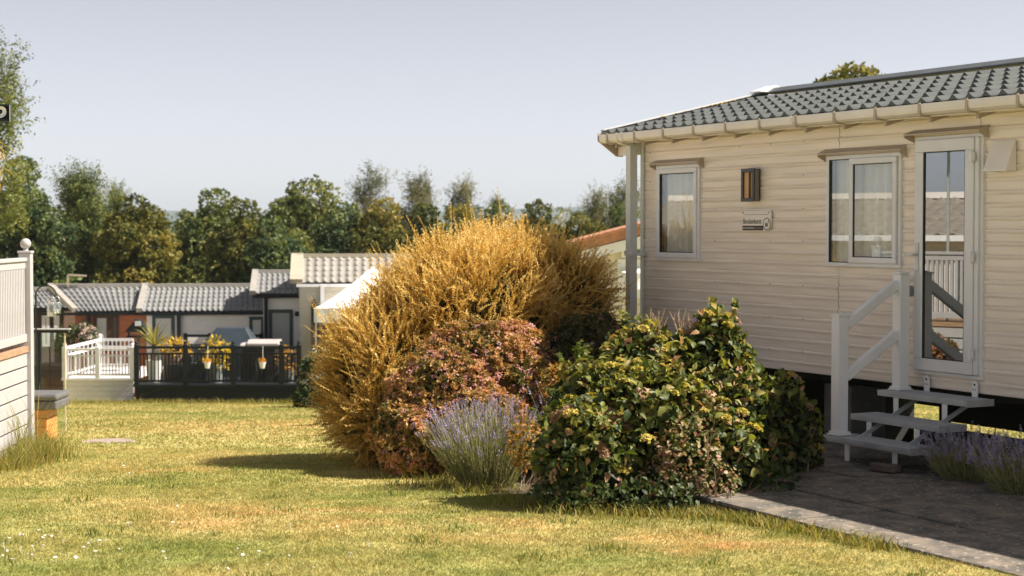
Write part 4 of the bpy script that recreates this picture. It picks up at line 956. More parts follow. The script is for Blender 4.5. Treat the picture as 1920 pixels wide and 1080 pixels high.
def cabin(label, name, wall, eave, ridge, Yw, wmat, rmat, ncol, nrow, openings=(), depth=3.4, vL=True, vR=True, dpipe=None, verge=PALEV, over=.12, guttermat=None, vw=.16):
    Ye = Yw - over; Yr = Yw + depth / 2
    o = thing(name, label, 'cabin', (X((wall[0] + wall[1]) / 2, Yw), Yw, g(Yw))); ox, oy, oz = o.location
    def loc(px, py, Y): p = at(px, py, Y); return (p.x - ox, Y - oy, p.z - oz)
    ze = Zp(eave[2], Ye) - oz; zr = Zp(ridge[2], Yr) - oz; x0 = X(wall[0], Yw) - ox; x1 = X(wall[1], Yw) - ox
    mb = MB(); boards(mb, x0, x1, 0, .12, ze - .03); mb.box(x0, x1, .031, depth, -.3, ze - .03)
    mb.prism([(.05, ze - .03), (depth - .02, ze - .03), (depth / 2, zr - .12)], x0 + .02, x1 - .02); mb.build('wall', wmat, o)
    eL, eR = X(eave[0], Ye) - ox, X(eave[1], Ye) - ox; rL, rR = X(ridge[0], Yr) - ox, X(ridge[1], Yr) - ox
    rf = MB(); tile_sheet(rf, (eL, Ye - oy, ze), (eR, Ye - oy, ze), (rL, Yr - oy, zr), (rR, Yr - oy, zr), ncol, nrow, .022, .035, 6)
    rf.add([(eL, Ye - oy, ze - .05), (eR, Ye - oy, ze - .05), (rR, Yr - oy, zr - .06), (rL, Yr - oy, zr - .06)], [(0, 1, 2, 3)])
    rf.add([(rL, Yr - oy, zr), (rR, Yr - oy, zr), (eR, Yr - oy + depth / 2 + over, ze), (eL, Yr - oy + depth / 2 + over, ze)], [(0, 1, 2, 3)])
    ro = rf.build('roof', rmat, o)
    MB().bar((rL, Yr - oy, zr + .03), (rR, Yr - oy, zr + .03), .24, .10).build('ridge_cap', verge, ro)
    for on, a, b in ((vL, (eL, Ye - oy, ze + .03), (rL, Yr - oy, zr + .04)), (vR, (eR, Ye - oy, ze + .03), (rR, Yr - oy, zr + .04))):
        if on: MB().bar(a, b, vw, .12).build('verge_trim', verge, ro)
    MB().box(min(eL, rL), max(eR, rR), Ye - oy - .02, Ye - oy + .08, ze - .11, ze - .04).build('gutter', guttermat or BLACK, ro)
    for (a, b, t, bt, fm, pmat, nm) in openings:
        xa, xb = X(a, Yw) - ox, X(b, Yw) - ox; za = max(.1, Zp(bt, Yw) - oz); zb = Zp(t, Yw) - oz
        f = MB(); frame_ring(f, xa, xb, za, zb, .09, -.06, .02); fo = f.build(nm, fm, o, bevel=.006)
        MB().box(xa + .091, xb - .091, -.042, .0, za + .091, zb - .091).build('pane', pmat, fo)
    o.rotation_euler = (0, 0, R_(8))
    if dpipe:
        for q in dpipe: MB().box(X(q, Yw) - ox - .05, X(q, Yw) - ox + .05, -.16, -.06, .05, ze - .06).build('downpipe', guttermat or BLACK, o)
    return o
DG = pm('dim_glass', (0.10, 0.11, 0.11), .12, .15, 2)
A = cabin('low red brown timber cabin with grey tiled roof behind the white deck', 'timber_cabin', (142, 276), (140, 262), (113, 288), 537 and 46.0, REDB, ROOFG, 15, 6, [(176, 206, 588, 655, BROWND, CURT, 'window'), (208, 222, 588, 655, BROWND, DG, 'door')], vL=True) if False else None
A = cabin('low red brown timber cabin with grey tiled roof behind the white deck', 'timber_cabin', (142, 276), (141, 262, 583), (114, 288, 537), 46.0, REDB, ROOFG, 15, 6,
          [(176, 206, 590, 660, BROWND, CURT, 'window'), (207, 222, 590, 660, BROWND, DG, 'door')], dpipe=(168,))
oz = A.location; mb = MB(); c1 = at(144, 537, 47.5) - A.location; c2 = at(144, 515, 47.5) - A.location; c3 = at(178, 517, 47.5) - A.location
mb.bar(c1, c2, .05, .05); mb.bar(c2, c3, .05, .05); mb.build('flue_pipe', TAN, A)
B = cabin('long pale cabin with grey wavy tiled roof behind the black deck', 'pale_cabin', (277, 497), (262, 505, 583), (291, 520, 537), 46.0, PALEB, ROOFG, 24, 6,
          [(287, 328, 590, 690, TEAL, CURT, 'door'), (466, 494, 594, 690, TEAL, CURT, 'window')], dpipe=(336,))
C_ = cabin('small pale cabin with dark framed door, between long pale cabin and cream cabin', 'porch_cabin', (494, 586), (473, 592, 551), (496, 602, 511), 45.2, WHITEB, ROOFG, 11, 5,
           [(504, 549, 580, 690, TEAL, pm('blind_grey', (.40, .41, .39), .6, .1, 3), 'door')], dpipe=(499,))
c_ = at(556, 584, 45.1) - C_.location; MB().lathe([(.001, 0), (.05, .0), (.07, -.1), (.03, -.13)], c_, 10).build('lamp', BLACK, C_)
Dd = cabin('large cream cabin with pale wavy tiled roof behind the white gazebo', 'cream_cabin', (564, 905), (556, 910, 529), (576, 925, 481), 43.6, pm('cream_board', (.62, .58, .48), .5, .06, 2), ROOFC, 24, 5,
           [(616, 700, 606, 690, TEAL, DG, 'window'), (586, 591, 560, 640, TEAL, DG, 'slit_window')], guttermat=WHITE, dpipe=(605,), verge=pm('cream_verge', (.42, .37, .29), .5, .06, 3), vw=.32)
Z_ = cabin('dark brown cabin with grey roof far left, beyond the glass screen', 'brown_cabin', (20, 118), (10, 132, 577), (30, 108, 543), 50.0, BROWND, ROOFG, 12, 5,
           [(78, 92, 590, 650, WHITE, CURT, 'window'), (100, 110, 585, 640, WHITE, CURT, 'window')])

# ------------------------------------------------------------------ decks
def deck(name, label, px0, px1, Y, pyrail, pyfloor, dep, mat, platmat, posts, nb, side=None):
    o = thing(name, label, 'deck', (X((px0 + px1) / 2, Y), Y, g(Y))); ox, oy, oz = o.location
    x0, x1 = X(px0, Y) - ox, X(px1, Y) - ox; zf = Zp(pyfloor, Y) - oz; zr = Zp(pyrail, Y) - oz
    mb = MB(); boards(mb, x0, x1, .03, -.1, zf - .06, .12, .03); mb.build('skirt', platmat, o)
    MB().box(x0 - .03, x1 + .03, -.06, dep, zf - .058, zf).build('deck_floor', platmat, o, bevel=.005)
    tr = MB().box(x0, x1, -.035, .035, zr - .06, zr).build('top_rail', mat, o, bevel=.006)
    MB().box(x0, x1, -.025, .025, zr - .20, zr - .16).build('upper_rail', mat, o)
    MB().box(x0, x1, -.025, .025, zf + .06, zf + .11).build('lower_rail', mat, o)
    for q in posts:
        xx = X(q, Y) - ox; p = MB().box(xx - .055, xx + .055, -.055, .055, zf + .001, zr + .03).build('post', mat, o, bevel=.006)
        MB().lathe([(.05, 0), (.03, .02), (.05, .05), (.035, .085), (.001, .095)], (xx, 0, zr + .031), 12).build('post_cap', mat, p, smooth=True)
    dx = (x1 - x0) / nb
    bl = MB().box(-.013, .013, -.012, .012, zf + .111, zr - .201).build('baluster', mat, o); bl.location = (x0 + dx * .5, 0, 0)
    for k in range(1, nb): cp(bl, o, (x0 + dx * (k + .5), 0, 0))
    return o, zf, zr, ox, oy, oz
DKW = pm('white_deck_board', (.70, .68, .68), .5, .05, 4)
WD, zf, zr, ox, oy, oz = deck('white_deck', 'white railed deck with boarded base in front of the red timber cabin', 117, 249, 41.4, 653, 709, 3.6, DKW, DKW, (120, 182, 247), 22)
for (a, b) in (((X(122, 41.4) - ox, .06), (X(190, 44.8) - ox, 3.2)), ((X(190, 44.8) - ox, 3.2), (X(252, 44.8) - ox, 3.2))):
    for zz, h in ((zr - .0, .07), (zr - .18, .05), (zf + .08, .05)): MB().bar((*a, zz), (*b, zz), .06, h).build('back_rail', DKW, WD)
    for k in range(9):
        t = k / 8; MB().bar((a[0] * (1 - t) + b[0] * t, a[1] * (1 - t) + b[1] * t, zf), (a[0] * (1 - t) + b[0] * t, a[1] * (1 - t) + b[1] * t, zr), .035 if k else .09, .035 if k else .09).build('back_baluster', DKW, WD)
MB().lathe([(.05, 0), (.03, .02), (.06, .07), (.04, .12), (.001, .13)], (X(190, 44.8) - ox, 3.2, zr + .03), 12).build('post_cap', DKW, WD, smooth=True)
CHAR = pm('charcoal_board', (0.016, 0.020, 0.023), .6, .15, 3, spec=.15)
BD, zf, zr, ox, oy, oz = deck('black_deck', 'black railed deck with charcoal boarded base and garden furniture', 252, 562, 40.0, 649, 721, 4.4, BLACK, CHAR, (255, 347, 437, 527, 560), 46)
zb2 = Zp(627, 44.2) - oz
for (a, b) in ((345, 492),):
    MB().box(X(a, 44.2) - ox, X(b, 44.2) - ox, 4.17, 4.23, zb2 - .07, zb2).build('back_rail', BLACK, BD)
    MB().box(X(a, 44.2) - ox, X(b, 44.2) - ox, 4.18, 4.22, zb2 - .35, zb2 - .31).build('back_rail', BLACK, BD)
    for q in (347, 393, 440, 490): MB().box(X(q, 44.2) - ox - .05, X(q, 44.2) - ox + .05, 4.15, 4.25, zf + .001, zb2 + .03).build('post', BLACK, BD)
ZF = zf + oz                                   # world height of the black deck's floor
# --- things standing on the black deck
def dthing(name, label, cat, px, Y): return thing(name, label, cat, (X(px, Y), Y, ZF))
def potted(label, px, Y, pw, ph, pmat, cols, kind, h, n, cat='potted plant'):
    o = dthing('potted_plant', label, cat, px, Y)
    MB().lathe([(.001, .0), (pw * .40, 0), (pw * .5, ph), (pw * .44, ph), (pw * .42, ph - .05), (.001, ph - .05)], (0, 0, 0), 18).build('pot', pmat, o, smooth=False)
    M_ = leafm('potted_' + str(px), cols, .4)
    if kind == 'palm':
        lv = np.array([(-.02, 0, 0), (.02, 0, 0), (.03, -.02, .4), (-.03, -.02, .4), (.018, -.10, .75), (-.018, -.10, .75), (0, -.26, 1.0)], float)
        lf = np.array([(0, 1, 2, 3), (3, 2, 4, 5), (5, 4, 6, 6)]); tri = np.array([(0, 1, 2), (0, 2, 3), (3, 2, 4), (3, 4, 5), (5, 4, 6)])
        d = unit(np.concatenate([rng.normal(size=(n, 2)) * .75, np.abs(rng.normal(size=(n, 1)) * .35 + .75)], 1)); face = unit(np.array([[0, 0, 1.]]) + 0 * d); x = unit(np.cross(face, d)); y = np.cross(d, x)
        scatter('leaves', lv, tri, np.tile([[0, 0, ph + .35]], (n, 1)), np.stack([x, y, d], 2), rng.uniform(.5, 1.0, n) * h, M_, o)
        MB().tube([(0, 0, ph - .05), (0, 0, ph + .4)], [.06, .05], 8).build('trunk', BARK, o)
    else:
        E = [(0, 0, ph + h * .45, pw * .75, pw * .6, h * .55), (pw * .4, 0, ph + h * .2, pw * .5, pw * .5, h * .4)]
        P, N = ell_points(E, n, .5, 1.05); tv, tf = leaf_t(.13, .06, .01, .03)
        scatter('leaves', tv, tf, P, frames(lerpdir(N, .6, .2)), rng.uniform(.5, 1.2, n), M_, o)
        twigs('stems', (0, 0, ph - .05), 6, h * .8, pw * .2, BARK, o, .008, px, .3)
    return o
PWH = pm('white_pot', (.66, .66, .64), .4, .06, 4); PGR = pm('grey_pot', (.20, .22, .23), .5, .1, 5)
potted('spiky green palm in a tall pale pot at the left end of the black deck', 288, 40.7, .40, .52, PWH, [(.12, .13, .03), (.26, .24, .07), (.42, .36, .12)], 'palm', .78, 60)
potted('yellow orange leaved plant in a brown pot beside the palm on the black deck', 322, 41.0, .5, .70, pm('brown_pot', (.28, .20, .16), .6, .1, 4), [(.30, .22, .03), (.60, .38, .04), (.68, .48, .08)], 'bush', .30, 220)
potted('yellow leaved plant in a grey pot at the middle of the black deck', 403, 40.5, .42, .42, PGR, [(.22, .20, .03), (.60, .42, .04), (.70, .52, .08)], 'bush', .66, 240)
potted('bronze and orange leaved plant at the right end of the black deck', 540, 40.6, .34, .30, PGR, [(.20, .14, .03), (.50, .22, .06), (.55, .40, .10)], 'bush', .55, 130)
RAT = pm('dark_rattan', (0.03, 0.033, 0.036), .6, .25, 40, bump=.3, bscale=90)
for i, (px_, lab) in enumerate(((338, 'dark high backed garden chair standing next to the brown pot'), (368, 'dark high backed garden chair standing next to the yellow plant'))):
    o = dthing('garden_chair', lab, 'chair', px_, 40.9 + .05 * i); o['group'] = 'dark garden chairs on the black deck'
    MB().box(-.26, .26, -.25, .25, .36, .44).build('seat', RAT, o, bevel=.02); MB().prism([(.20, .44), (.26, .44), (.33, .88), (.27, .88)], -.26, .26).build('backrest', RAT, o, bevel=.015)
    MB().box(-.27, .27, -.27, -.25, .04, .88 if False else .40).build('front_panel', RAT, o)
    for sx in (-1, 1):
        MB().box(sx * .24 - .025, sx * .24 + .025, -.24, .22, .62, .66).build('armrest', RAT, o, bevel=.01)
        for sy in (-1, 1): MB().box(sx * .24 - .02, sx * .24 + .02, sy * .22 - .02, sy * .22 + .02, 0, .615 if sy < 0 else .36).build('leg', RAT, o)
def barbecue():
    o = dthing('barbecue', 'black covered barbecue with pale top on the right half of the black deck', 'barbecue', 489, 40.9)
    COV = pm('black_cover', (0.022, 0.022, 0.024), .55, .2, 6)
    def fn(u, v):
        a = 6.28318 * u; c, s = math.cos(a), math.sin(a); k = 1 / max(abs(c), abs(s)) ** .8; r = 1 + .03 * math.sin(9 * a) * (1 - v)
        return (.46 * c * k * r * (1.02 - .06 * v), .30 * s * k * r, .02 + v * .84)
    MB().grid(fn, 60, 6).build('cover', COV, o)
    mb = MB(); mb.prism([(-.31, .862), (.31, .862), (.31, .93), (.18, 1.0), (-.10, 1.0), (-.31, .93)], -.30, .47); mb.prism([(-.28, .862), (.28, .862), (.2, .92), (-.2, .92)], -.47, -.301); mb.build('lid', pm('pale_cover', (.46, .40, .39), .5, .1, 5), o, bevel=.02)
    for xx in (-.1, .0, .08): MB().tube([(xx, -.32, .60), (xx + .04, -.34, .3), (xx + .09, -.33, .1)], .012, 6).build('fold', COV, o)
barbecue()
o = dthing('covered_table', 'dark tarpaulin covered garden table at the back of the black deck', 'table', 432, 42.6)
mb = MB(); mb.add([(-.75, -.5, 0), (.75, -.5, 0), (.75, .5, 0), (-.75, .5, 0), (-.72, -.48, .72), (.72, -.48, .72), (.72, .48, .72), (-.72, .48, .72), (-.32, -.2, 1.2), (.42, -.2, 1.2), (.42, .2, 1.2), (-.32, .2, 1.2)],
    [(0, 1, 5, 4), (1, 2, 6, 5), (2, 3, 7, 6), (3, 0, 4, 7), (4, 5, 9, 8), (5, 6, 10, 9), (6, 7, 11, 10), (7, 4, 8, 11), (8, 9, 10, 11)]); mb.build('tarpaulin', pm('dark_tarp', (.03, .045, .06), .5, .15, 4), o, bevel=.03)
for px_, lab in ((390, 'small white pot of orange flowers hung on the rail near the yellow plant'), (493, 'small white pot of orange flowers hung on the rail in front of the barbecue')):
    c_ = at(px_, 682, 39.92); o = thing('rail_planter', lab, 'plant pot', c_); o['group'] = 'small pots hung on the black rail'
    MB().lathe([(.001, -.10), (.05, -.10), (.085, .05), (.075, .05), (.06, -.04), (.001, -.04)], (0, -.09, 0), 14).build('pot', PWH, o)
    MB().bar((0, -.02, .03), (0, .0, .42), .012, .012).build('hanger', WHITE, o)
    P, N = ell_points([(0, -.09, .08, .10, .09, .06)], 60, .3, 1.05); tv, tf = umbel(.03, 10, 4)
    scatter('flowers', tv, tf, P, frames(lerpdir(N, .4, .5)), rng.uniform(.6, 1.2, 60), leafm('orange_flower', [(.55, .16, .02), (.70, .32, .03), (.72, .5, .08)], .3), o)
# bird table by the red cabin
c_ = at(259, 632, 43.6); o = thing('bird_table', 'small dark roofed bird table in front of the red timber cabin', 'bird table', (c_.x, 43.6, g(43.6)))
zz = c_.z - g(43.6); MB().bar((0, 0, -.1), (0, 0, zz), .06, .06).build('post', BROWND, o)
MB().box(-.26, .26, -.2, .2, zz, zz + .04).build('tray', BLACK, o); MB().prism([(-.30, zz + .14), (.30, zz + .14), (0.02, zz + .46), (-.02, zz + .46)], -.22, .22, axis='y').build('bird_roof', BLACK, o)
MB().box(-.03, .12, -.24, -.221, zz + .30, zz + .42).build('pale_ridge', PWH, o)
for sx in (-.2, .2): MB().box(sx - .02, sx + .02, -.18, -.14, zz + .041, zz + .139).build('upright', BLACK, o)
# reed screen
Yq = 40.9; o = thing('reed_screen', 'brown reed screen beneath the white gazebo', 'screen', (X(640, Yq), Yq, g(Yq)))
mb = MB(); x = X(583, Yq) - o.location.x; x1 = X(740, Yq) - o.location.x; z1 = Zp(608, Yq) - g(Yq); rr = random.Random(8)
while x < x1: mb.box(x, x + .024, -.012 + rr.uniform(-.008, .008), .012, -.05, z1 + rr.uniform(-.05, .03)); x += .027
mb.build('reeds', pm('reed', (.24, .145, .085), .8, .35, 14, stretch=(8, 8, .6)), o)
for zz in (.3, 1.0, z1 - .2): MB().box(X(583, Yq) - o.location.x, x1, -.026, -.021, zz, zz + .02).build('binding_wire', BROWND, o)
# white pop-up gazebo
def gazebo(name, label, apex, eave_px, eave_py, Y, val):
    cx_ = X(apex[0], Y); hw_ = abs(X(eave_px, Y) - cx_); o = thing(name, label, 'gazebo', (cx_, Y, g(Y))); oz = g(Y)
    ze = Zp(eave_py, Y - hw_) - oz; za = Zp(apex[1], Y) - oz
    FAB = pm('white_canvas', (.80, .79, .79), .7, .03, 3)
    mb = MB(); n = 10
    for s in range(4):
        a = s * math.pi / 2; ca, sa = math.cos(a), math.sin(a)
        def fn(u, v, ca=ca, sa=sa):
            t = 1 - v; x, y = (2 * u - 1) * hw_ * t, -hw_ * t
            sag = 1 - (1 - v) ** 1.0; z = ze + (za - ze) * (v ** 1.22) - .05 * math.sin(math.pi * u) * t * (1 - t) * 4 * .4
            return (x * ca - y * sa, x * sa + y * ca, z)
        mb.grid(fn, 10, 8)
    mb.build('canopy', FAB, o)
    vb = MB()
    for s in range(4):
        a = s * math.pi / 2; ca, sa = math.cos(a), math.sin(a)
        def fv(u, v, ca=ca, sa=sa):
            x, y = (2 * u - 1) * hw_, -hw_ - .012 * math.sin(u * 40) * (1 - v) - .002
            return (x * ca - y * sa, x * sa + y * ca, ze + .002 - val * (1 - v))
        vb.grid(fv, 40, 3)
    vb.build('valance', FAB, o)
    for sx in (-1, 1):
        for sy in (-1, 1): MB().box(sx * (hw_ - .04) - .02, sx * (hw_ - .04) + .02, sy * (hw_ - .04) - .02, sy * (hw_ - .04) + .02, -.05, ze - .01).build('leg', PIPE, o)
    return o
gazebo('gazebo', 'white pop up gazebo with pointed canvas roof, half hidden by the golden shrub', (699, 500), 600, 578, 42.0, .34)

# ------------------------------------------------------------------ red roofed bungalow behind the caravan corner
YB = 33.0; o = thing('bungalow', 'cream and white bungalow with red tiled verge behind the caravan corner', 'bungalow', (X(1290, YB), YB, g(YB)))
ox, oy, oz = o.location
def bx(px): return X(px, YB) - ox
def bz(py): return Zp(py, YB) - oz
xl, xr = bx(1093), bx(1480); zl = bz(470); slope = .262; xm = (xl + xr) / 2; zm = zl + slope * (xm - xl)
MB().prism([(xl, -.3), (xr, -.3), (xr, zl), (xm, zm), (xl, zl)], 0, 6.0, axis='y').build('wall', pm('cream_render', (.66, .60, .50), .8, .05, 2), o)
TERR = pm('terracotta', (.46, .21, .11), .7, .2, 5, bump=.3)
rfm = MB()
for sgn in (-1, 1):
    a = Vector((xm + sgn * (xm - xl + .15), -.22, zl - .04 + .02)); b = Vector((xm, -.22, zm + .02)); dy = Vector((0, 6.4, 0)); up_ = Vector((0, 0, .17))
    rfm.add([a, b, b + dy, a + dy, a + up_, b + up_, b + dy + up_, a + dy + up_], [(0, 1, 2, 3), (4, 5, 6, 7), (0, 1, 5, 4), (1, 2, 6, 5), (2, 3, 7, 6), (3, 0, 4, 7)])
    n = 14
    for k in range(n):
        p = a + (b - a) * (k / n); q = a + (b - a) * ((k + .93) / n); rfm.bar(p + up_ + Vector((0, .06, .02)), q + up_ + Vector((0, .06, .035)), .18, .05)
rfo = rfm.build('roof', TERR, o)
fm_ = MB()
for sgn in (-1, 1):
    a = Vector((xm + sgn * (xm - xl + .1), -.10, zl - .12)); b = Vector((xm, -.10, zm - .12)); fm_.bar(a, b, .16, .20)
fm_.build('fascia', WHITE, rfo)
for (a, b, t, bt) in ((1104, 1135, 466, 484), (1165, 1215, 462, 483)):
    f = MB(); frame_ring(f, bx(a), bx(b), bz(bt), bz(t), .05, -.05, .0); fo = f.build('window', WHITE, o)
    MB().box(bx(a) + .051, bx(b) - .051, -.03, -.002, bz(bt) + .051, bz(t) - .051).build('pane', pm('greenish_glass', (.12, .16, .15), .15, .3, 3), fo)
MB().box(bx(1158), bx(1250), -.04, -.002, bz(560), bz(486)).build('white_panel', WHITE, o); MB().box(bx(1158), bx(1260), -.09, -.041, bz(510), bz(502)).build('panel_trim', PIPE, o)
MB().box(bx(1183), bx(1188), -.08, -.041, bz(590), bz(512)).build('timber_post', pm('pinkish_timber', (.5, .28, .16), .6, .1, 4), o)
g2 = gazebo('gazebo', 'white canvas gazebo beside the bungalow, glimpsed left of the caravan corner', (1225, 498), 1168, 512, 29.5, .28)

# ------------------------------------------------------------------ white flowering bush at the end of the black deck
o = thing('white_flower_bush', 'white flowering bush at the right end of the black deck', 'shrub', (X(602, 36.5), 36.5, g(36.5)))
EE = [E_(603, 712, 36.5, .42, .4, .62), E_(585, 748, 36.3, .35, .4, .30), E_(630, 745, 36.3, .4, .4, .35)]
P, N = ell_points(EE, 2200, .7, 1.05, ZG); tv, tf = leaf_t(.11, .07, .01, .02)
scatter('foliage', tv, tf, rel(P, o), frames(lerpdir(N, .7, .1)), rng.uniform(.6, 1.3, len(P)), leafm('dark_shrub_leaf', [(.015, .03, .015), (.05, .08, .03), (.12, .14, .05)], .3), o)
P, N = ell_points(EE[:1], 150, 1.0, 1.08, ZG); tv, tf = umbel(.075, 16, 6)
scatter('flowers', tv, tf, rel(P, o), frames(lerpdir(N, .3, .4)), rng.uniform(.6, 1.2, len(P)), leafm('white_flower', [(.5, .5, .42), (.78, .78, .72)], .25), o)
o = thing('pale_flower_shrub', 'dark shrub with pale pink flowers left of the red timber cabin', 'shrub', (X(143, 43.9), 45.2, g(45.2)))
EE = [E_(135, 640, 45.2, .45, .3, .40), E_(158, 628, 45.2, .3, .3, .28)]
P, N = ell_points(EE, 700, .6, 1.05); tv, tf = leaf_t(.13, .08, .01, .02)
scatter('foliage', tv, tf, rel(P, o), frames(lerpdir(N, .7, .1)), rng.uniform(.6, 1.3, len(P)), MATS['dark_shrub_leaf'], o)
P, N = ell_points(EE[1:], 60, .95, 1.06); tv, tf = umbel(.09, 14, 6)
scatter('flowers', tv, tf, rel(P, o), frames(lerpdir(N, .3, .4)), rng.uniform(.6, 1.2, len(P)), leafm('pale_pink_flower', [(.5, .36, .3), (.74, .6, .55)], .25), o)

# ================================================================== TREES
OAK = [(0.035, 0.048, 0.010), (0.11, 0.118, 0.022), (0.22, 0.20, 0.042), (0.34, 0.26, 0.06)]
DEEP = [(0.024, 0.046, 0.020), (0.072, 0.110, 0.040), (0.155, 0.19, 0.068), (0.26, 0.28, 0.10)]
MIDG = [(0.035, 0.060, 0.016), (0.105, 0.135, 0.034), (0.21, 0.225, 0.06), (0.33, 0.31, 0.09)]
BIR = [(0.07, 0.078, 0.035), (0.14, 0.145, 0.065), (0.21, 0.20, 0.10), (0.27, 0.24, 0.13)]
LM = {k: leafm('tree_leaf_' + k, c, .28, tcol=(1.25, 1.2, .6)) for k, c in (('oak', OAK), ('deep', DEEP), ('mid', MIDG), ('birch', BIR))}
TBARK = pm('tree_bark', (0.14, 0.105, 0.07), .9, .25, 4, bump=.4, bscale=12); PBARK = pm('pale_bark', (0.34, 0.29, 0.23), .85, .25, 4)
def strand_t(L=1.0, n=14, l=.10, seed=1):
    rr = np.random.default_rng(seed); lv, lf = small_leaf(l, l * .5); parts = []
    for i in range(n):
        a = rr.random() * 6.283; parts.append((xf(lv, (math.cos(a), math.sin(a), rr.normal() * .5), (0.06 * math.sin(i), .05 * rr.normal(), L * i / n)), lf))
    return merge_t(parts)
CL = [cluster(8, .22, .13, 20 + k, .3) for k in range(2)]
STR = strand_t(.9, 16, .13, 3)
def tree(name, label, px, pyt, hwpx, Y, leaf, style='broad', n=1500, low=.12, seed=1, group=None, cat='tree'):
    rr = np.random.default_rng(seed); bz_ = g(Y); c = at(px, pyt, Y); Ht = c.z - bz_; hw_ = hwpx / F * Y * (1.42 if style == 'broad' else 1.25); n = int(n * (3.0 if style == 'broad' else 2.6))
    o = thing(name, label, cat, (c.x, Y, bz_), 0, group)
    z0 = Ht * low; cz = (z0 + Ht) / 2; rz = (Ht - z0) / 2
    clumps = []
    if style == 'broad':
        k = 38; d = unit(rr.normal(size=(k, 3))); d[:, 2] = np.where(d[:, 2] < -.5, -d[:, 2], d[:, 2])
        for i in range(k):
            q = rr.uniform(.45, .92); r = hw_ * rr.uniform(.28, .44)
            clumps.append((d[i, 0] * hw_ * q * .85, d[i, 1] * hw_ * q * .85, cz + d[i, 2] * rz * q * (.80 if d[i, 2] > 0 else 1.0), r, r, r * rr.uniform(.65, .95)))
        clumps.append((0, 0, Ht - hw_ * .30, hw_ * .34, hw_ * .34, hw_ * .30))
    else:
        k = 15
        for i in range(k):
            t = (i + .5) / k; a = rr.random() * 6.283; q = hw_ * (1 - .55 * abs(2 * t - .9)) * rr.uniform(.25, .8); r = hw_ * rr.uniform(.2, .36)
            clumps.append((q * math.cos(a), q * math.sin(a), z0 + (Ht - z0) * (.25 + .70 * t), r, r, r * .9))
        clumps.append((0, 0, Ht - hw_ * .25, hw_ * .26, hw_ * .26, hw_ * .25))
    E = np.array(clumps); ci = rr.choice(len(E), n, p=E[:, 3] ** 2 / (E[:, 3] ** 2).sum()); d = unit(rr.normal(size=(n, 3))); q = rr.uniform(.5, 1.08, n) ** .7
    P = E[ci, :3] + d * E[ci, 3:] * q[:, None]; P[:, 2] = np.maximum(P[:, 2], .1)
    tone = np.clip(.42 + .16 * rr.normal(size=len(E))[ci] + rr.normal(size=n) * .18, 0, 1)
    if style == 'broad':
        dd = lerpdir(d, .6, .25); h2 = n // 2
        for j, (tv, tf) in enumerate(CL):
            s = slice(0, h2) if j == 0 else slice(h2, None)
            scatter('crown', tv, tf, P[s], frames(dd[s]), rr.uniform(.6, 1.25, len(P[s])) * min(.78, .42 + hw_ * .14), LM[leaf], o, tone[s])
    else:
        dn = unit(rr.normal(size=(n, 3)) * .30 + np.array([0, 0, -1.]))
        s_ = rr.uniform(.4, 1.1, n) * min(1.1, .35 + hw_ * .30)
        up_ = rr.random(n) < .35; dn[up_] = unit(d[up_] + np.array([0, 0, .4]))
        scatter('crown', STR[0], STR[1], P, frames(dn), s_, LM[leaf], o, tone)
    bark = PBARK if style != 'broad' else TBARK
    tr = MB(); lean = rr.normal() * .03; r0 = .05 + Ht * .016
    top = (lean * Ht, 0, Ht * .86); tr.tube([(0, 0, -.3), (lean * Ht * .3, .05, Ht * .3), (lean * Ht * .6, 0, Ht * .6), top], [r0, r0 * .8, r0 * .5, r0 * .15], 8)
    for j in rr.permutation(len(E))[:10]:
        e = E[j]; zb = max(Ht * .22, min(e[2] - hw_ * .45, Ht * .75)); s = Vector((lean * zb, 0, zb)); en = Vector(e[:3]); md = s.lerp(en, .5) + Vector((0, 0, -.08 * hw_))
        tr.tube([s, md, en], [r0 * .42, r0 * .28, r0 * .08], 6)
    tr.build('trunk', bark, o); return o
T = tree
T('dense_tree', 'dark blue green broad tree at the far left, above the glass screen', 42, 296, 62, 66, 'deep', n=2300, seed=2)
T('light_tree', 'lighter olive feathery tree right of the far left dark tree', 152, 322, 66, 70, 'mid', 'birch', n=1500, seed=3, low=.2)
T('dense_tree', 'rounded orange tinged oak above the red timber cabin', 252, 366, 66, 68, 'oak', n=2200, seed=4)
T('light_tree', 'slim olive tree just left of the gap in the skyline', 218, 350, 36, 75, 'mid', 'birch', n=600, seed=41, low=.3)
T('dense_tree', 'mid green tree right of the gap where the distant hill shows', 402, 354, 68, 74, 'mid', n=2300, seed=5)
T('dense_tree', 'low olive tree above the long pale cabin, left of the largest tree', 455, 372, 56, 68, 'oak', n=1700, seed=6)
T('dense_tree', 'largest broad dark topped tree of the hedge, over the cream cabin', 582, 333, 100, 78, 'mid', n=3200, seed=7)
T('dense_tree', 'dark lower tree in front of the largest tree, left side', 510, 408, 60, 68, 'deep', n=1700, seed=8)
T('dense_tree', 'grey green tree between the largest tree and the orange tinged trees', 640, 385, 58, 70, 'deep', n=1900, seed=9)
T('dense_tree', 'orange tinged oak below the leftmost drooping birch', 722, 372, 62, 70, 'oak', n=2000, seed=10)
T('dense_tree', 'orange tinged oak behind the top left of the golden shrub', 795, 382, 56, 68, 'oak', n=1800, seed=11)
T('dense_tree', 'small olive tree directly behind the top of the golden shrub', 860, 384, 50, 69, 'oak', n=1500, seed=12)
T('dense_tree', 'brown olive tree peeping over the middle of the golden shrub', 935, 378, 54, 74, 'mid', n=1600, seed=13)
T('dense_tree', 'broad olive tree behind the brown right part of the golden shrub', 1010, 378, 56, 76, 'oak', n=1900, seed=14)
T('dense_tree', 'yellow green bushy tree above the bungalow roof', 1085, 398, 60, 66, 'oak', n=1900, seed=15)
T('dense_tree', 'dark tree at the right end of the hedge, touching the caravan corner', 1168, 384, 50, 68, 'deep', n=1500, seed=16)
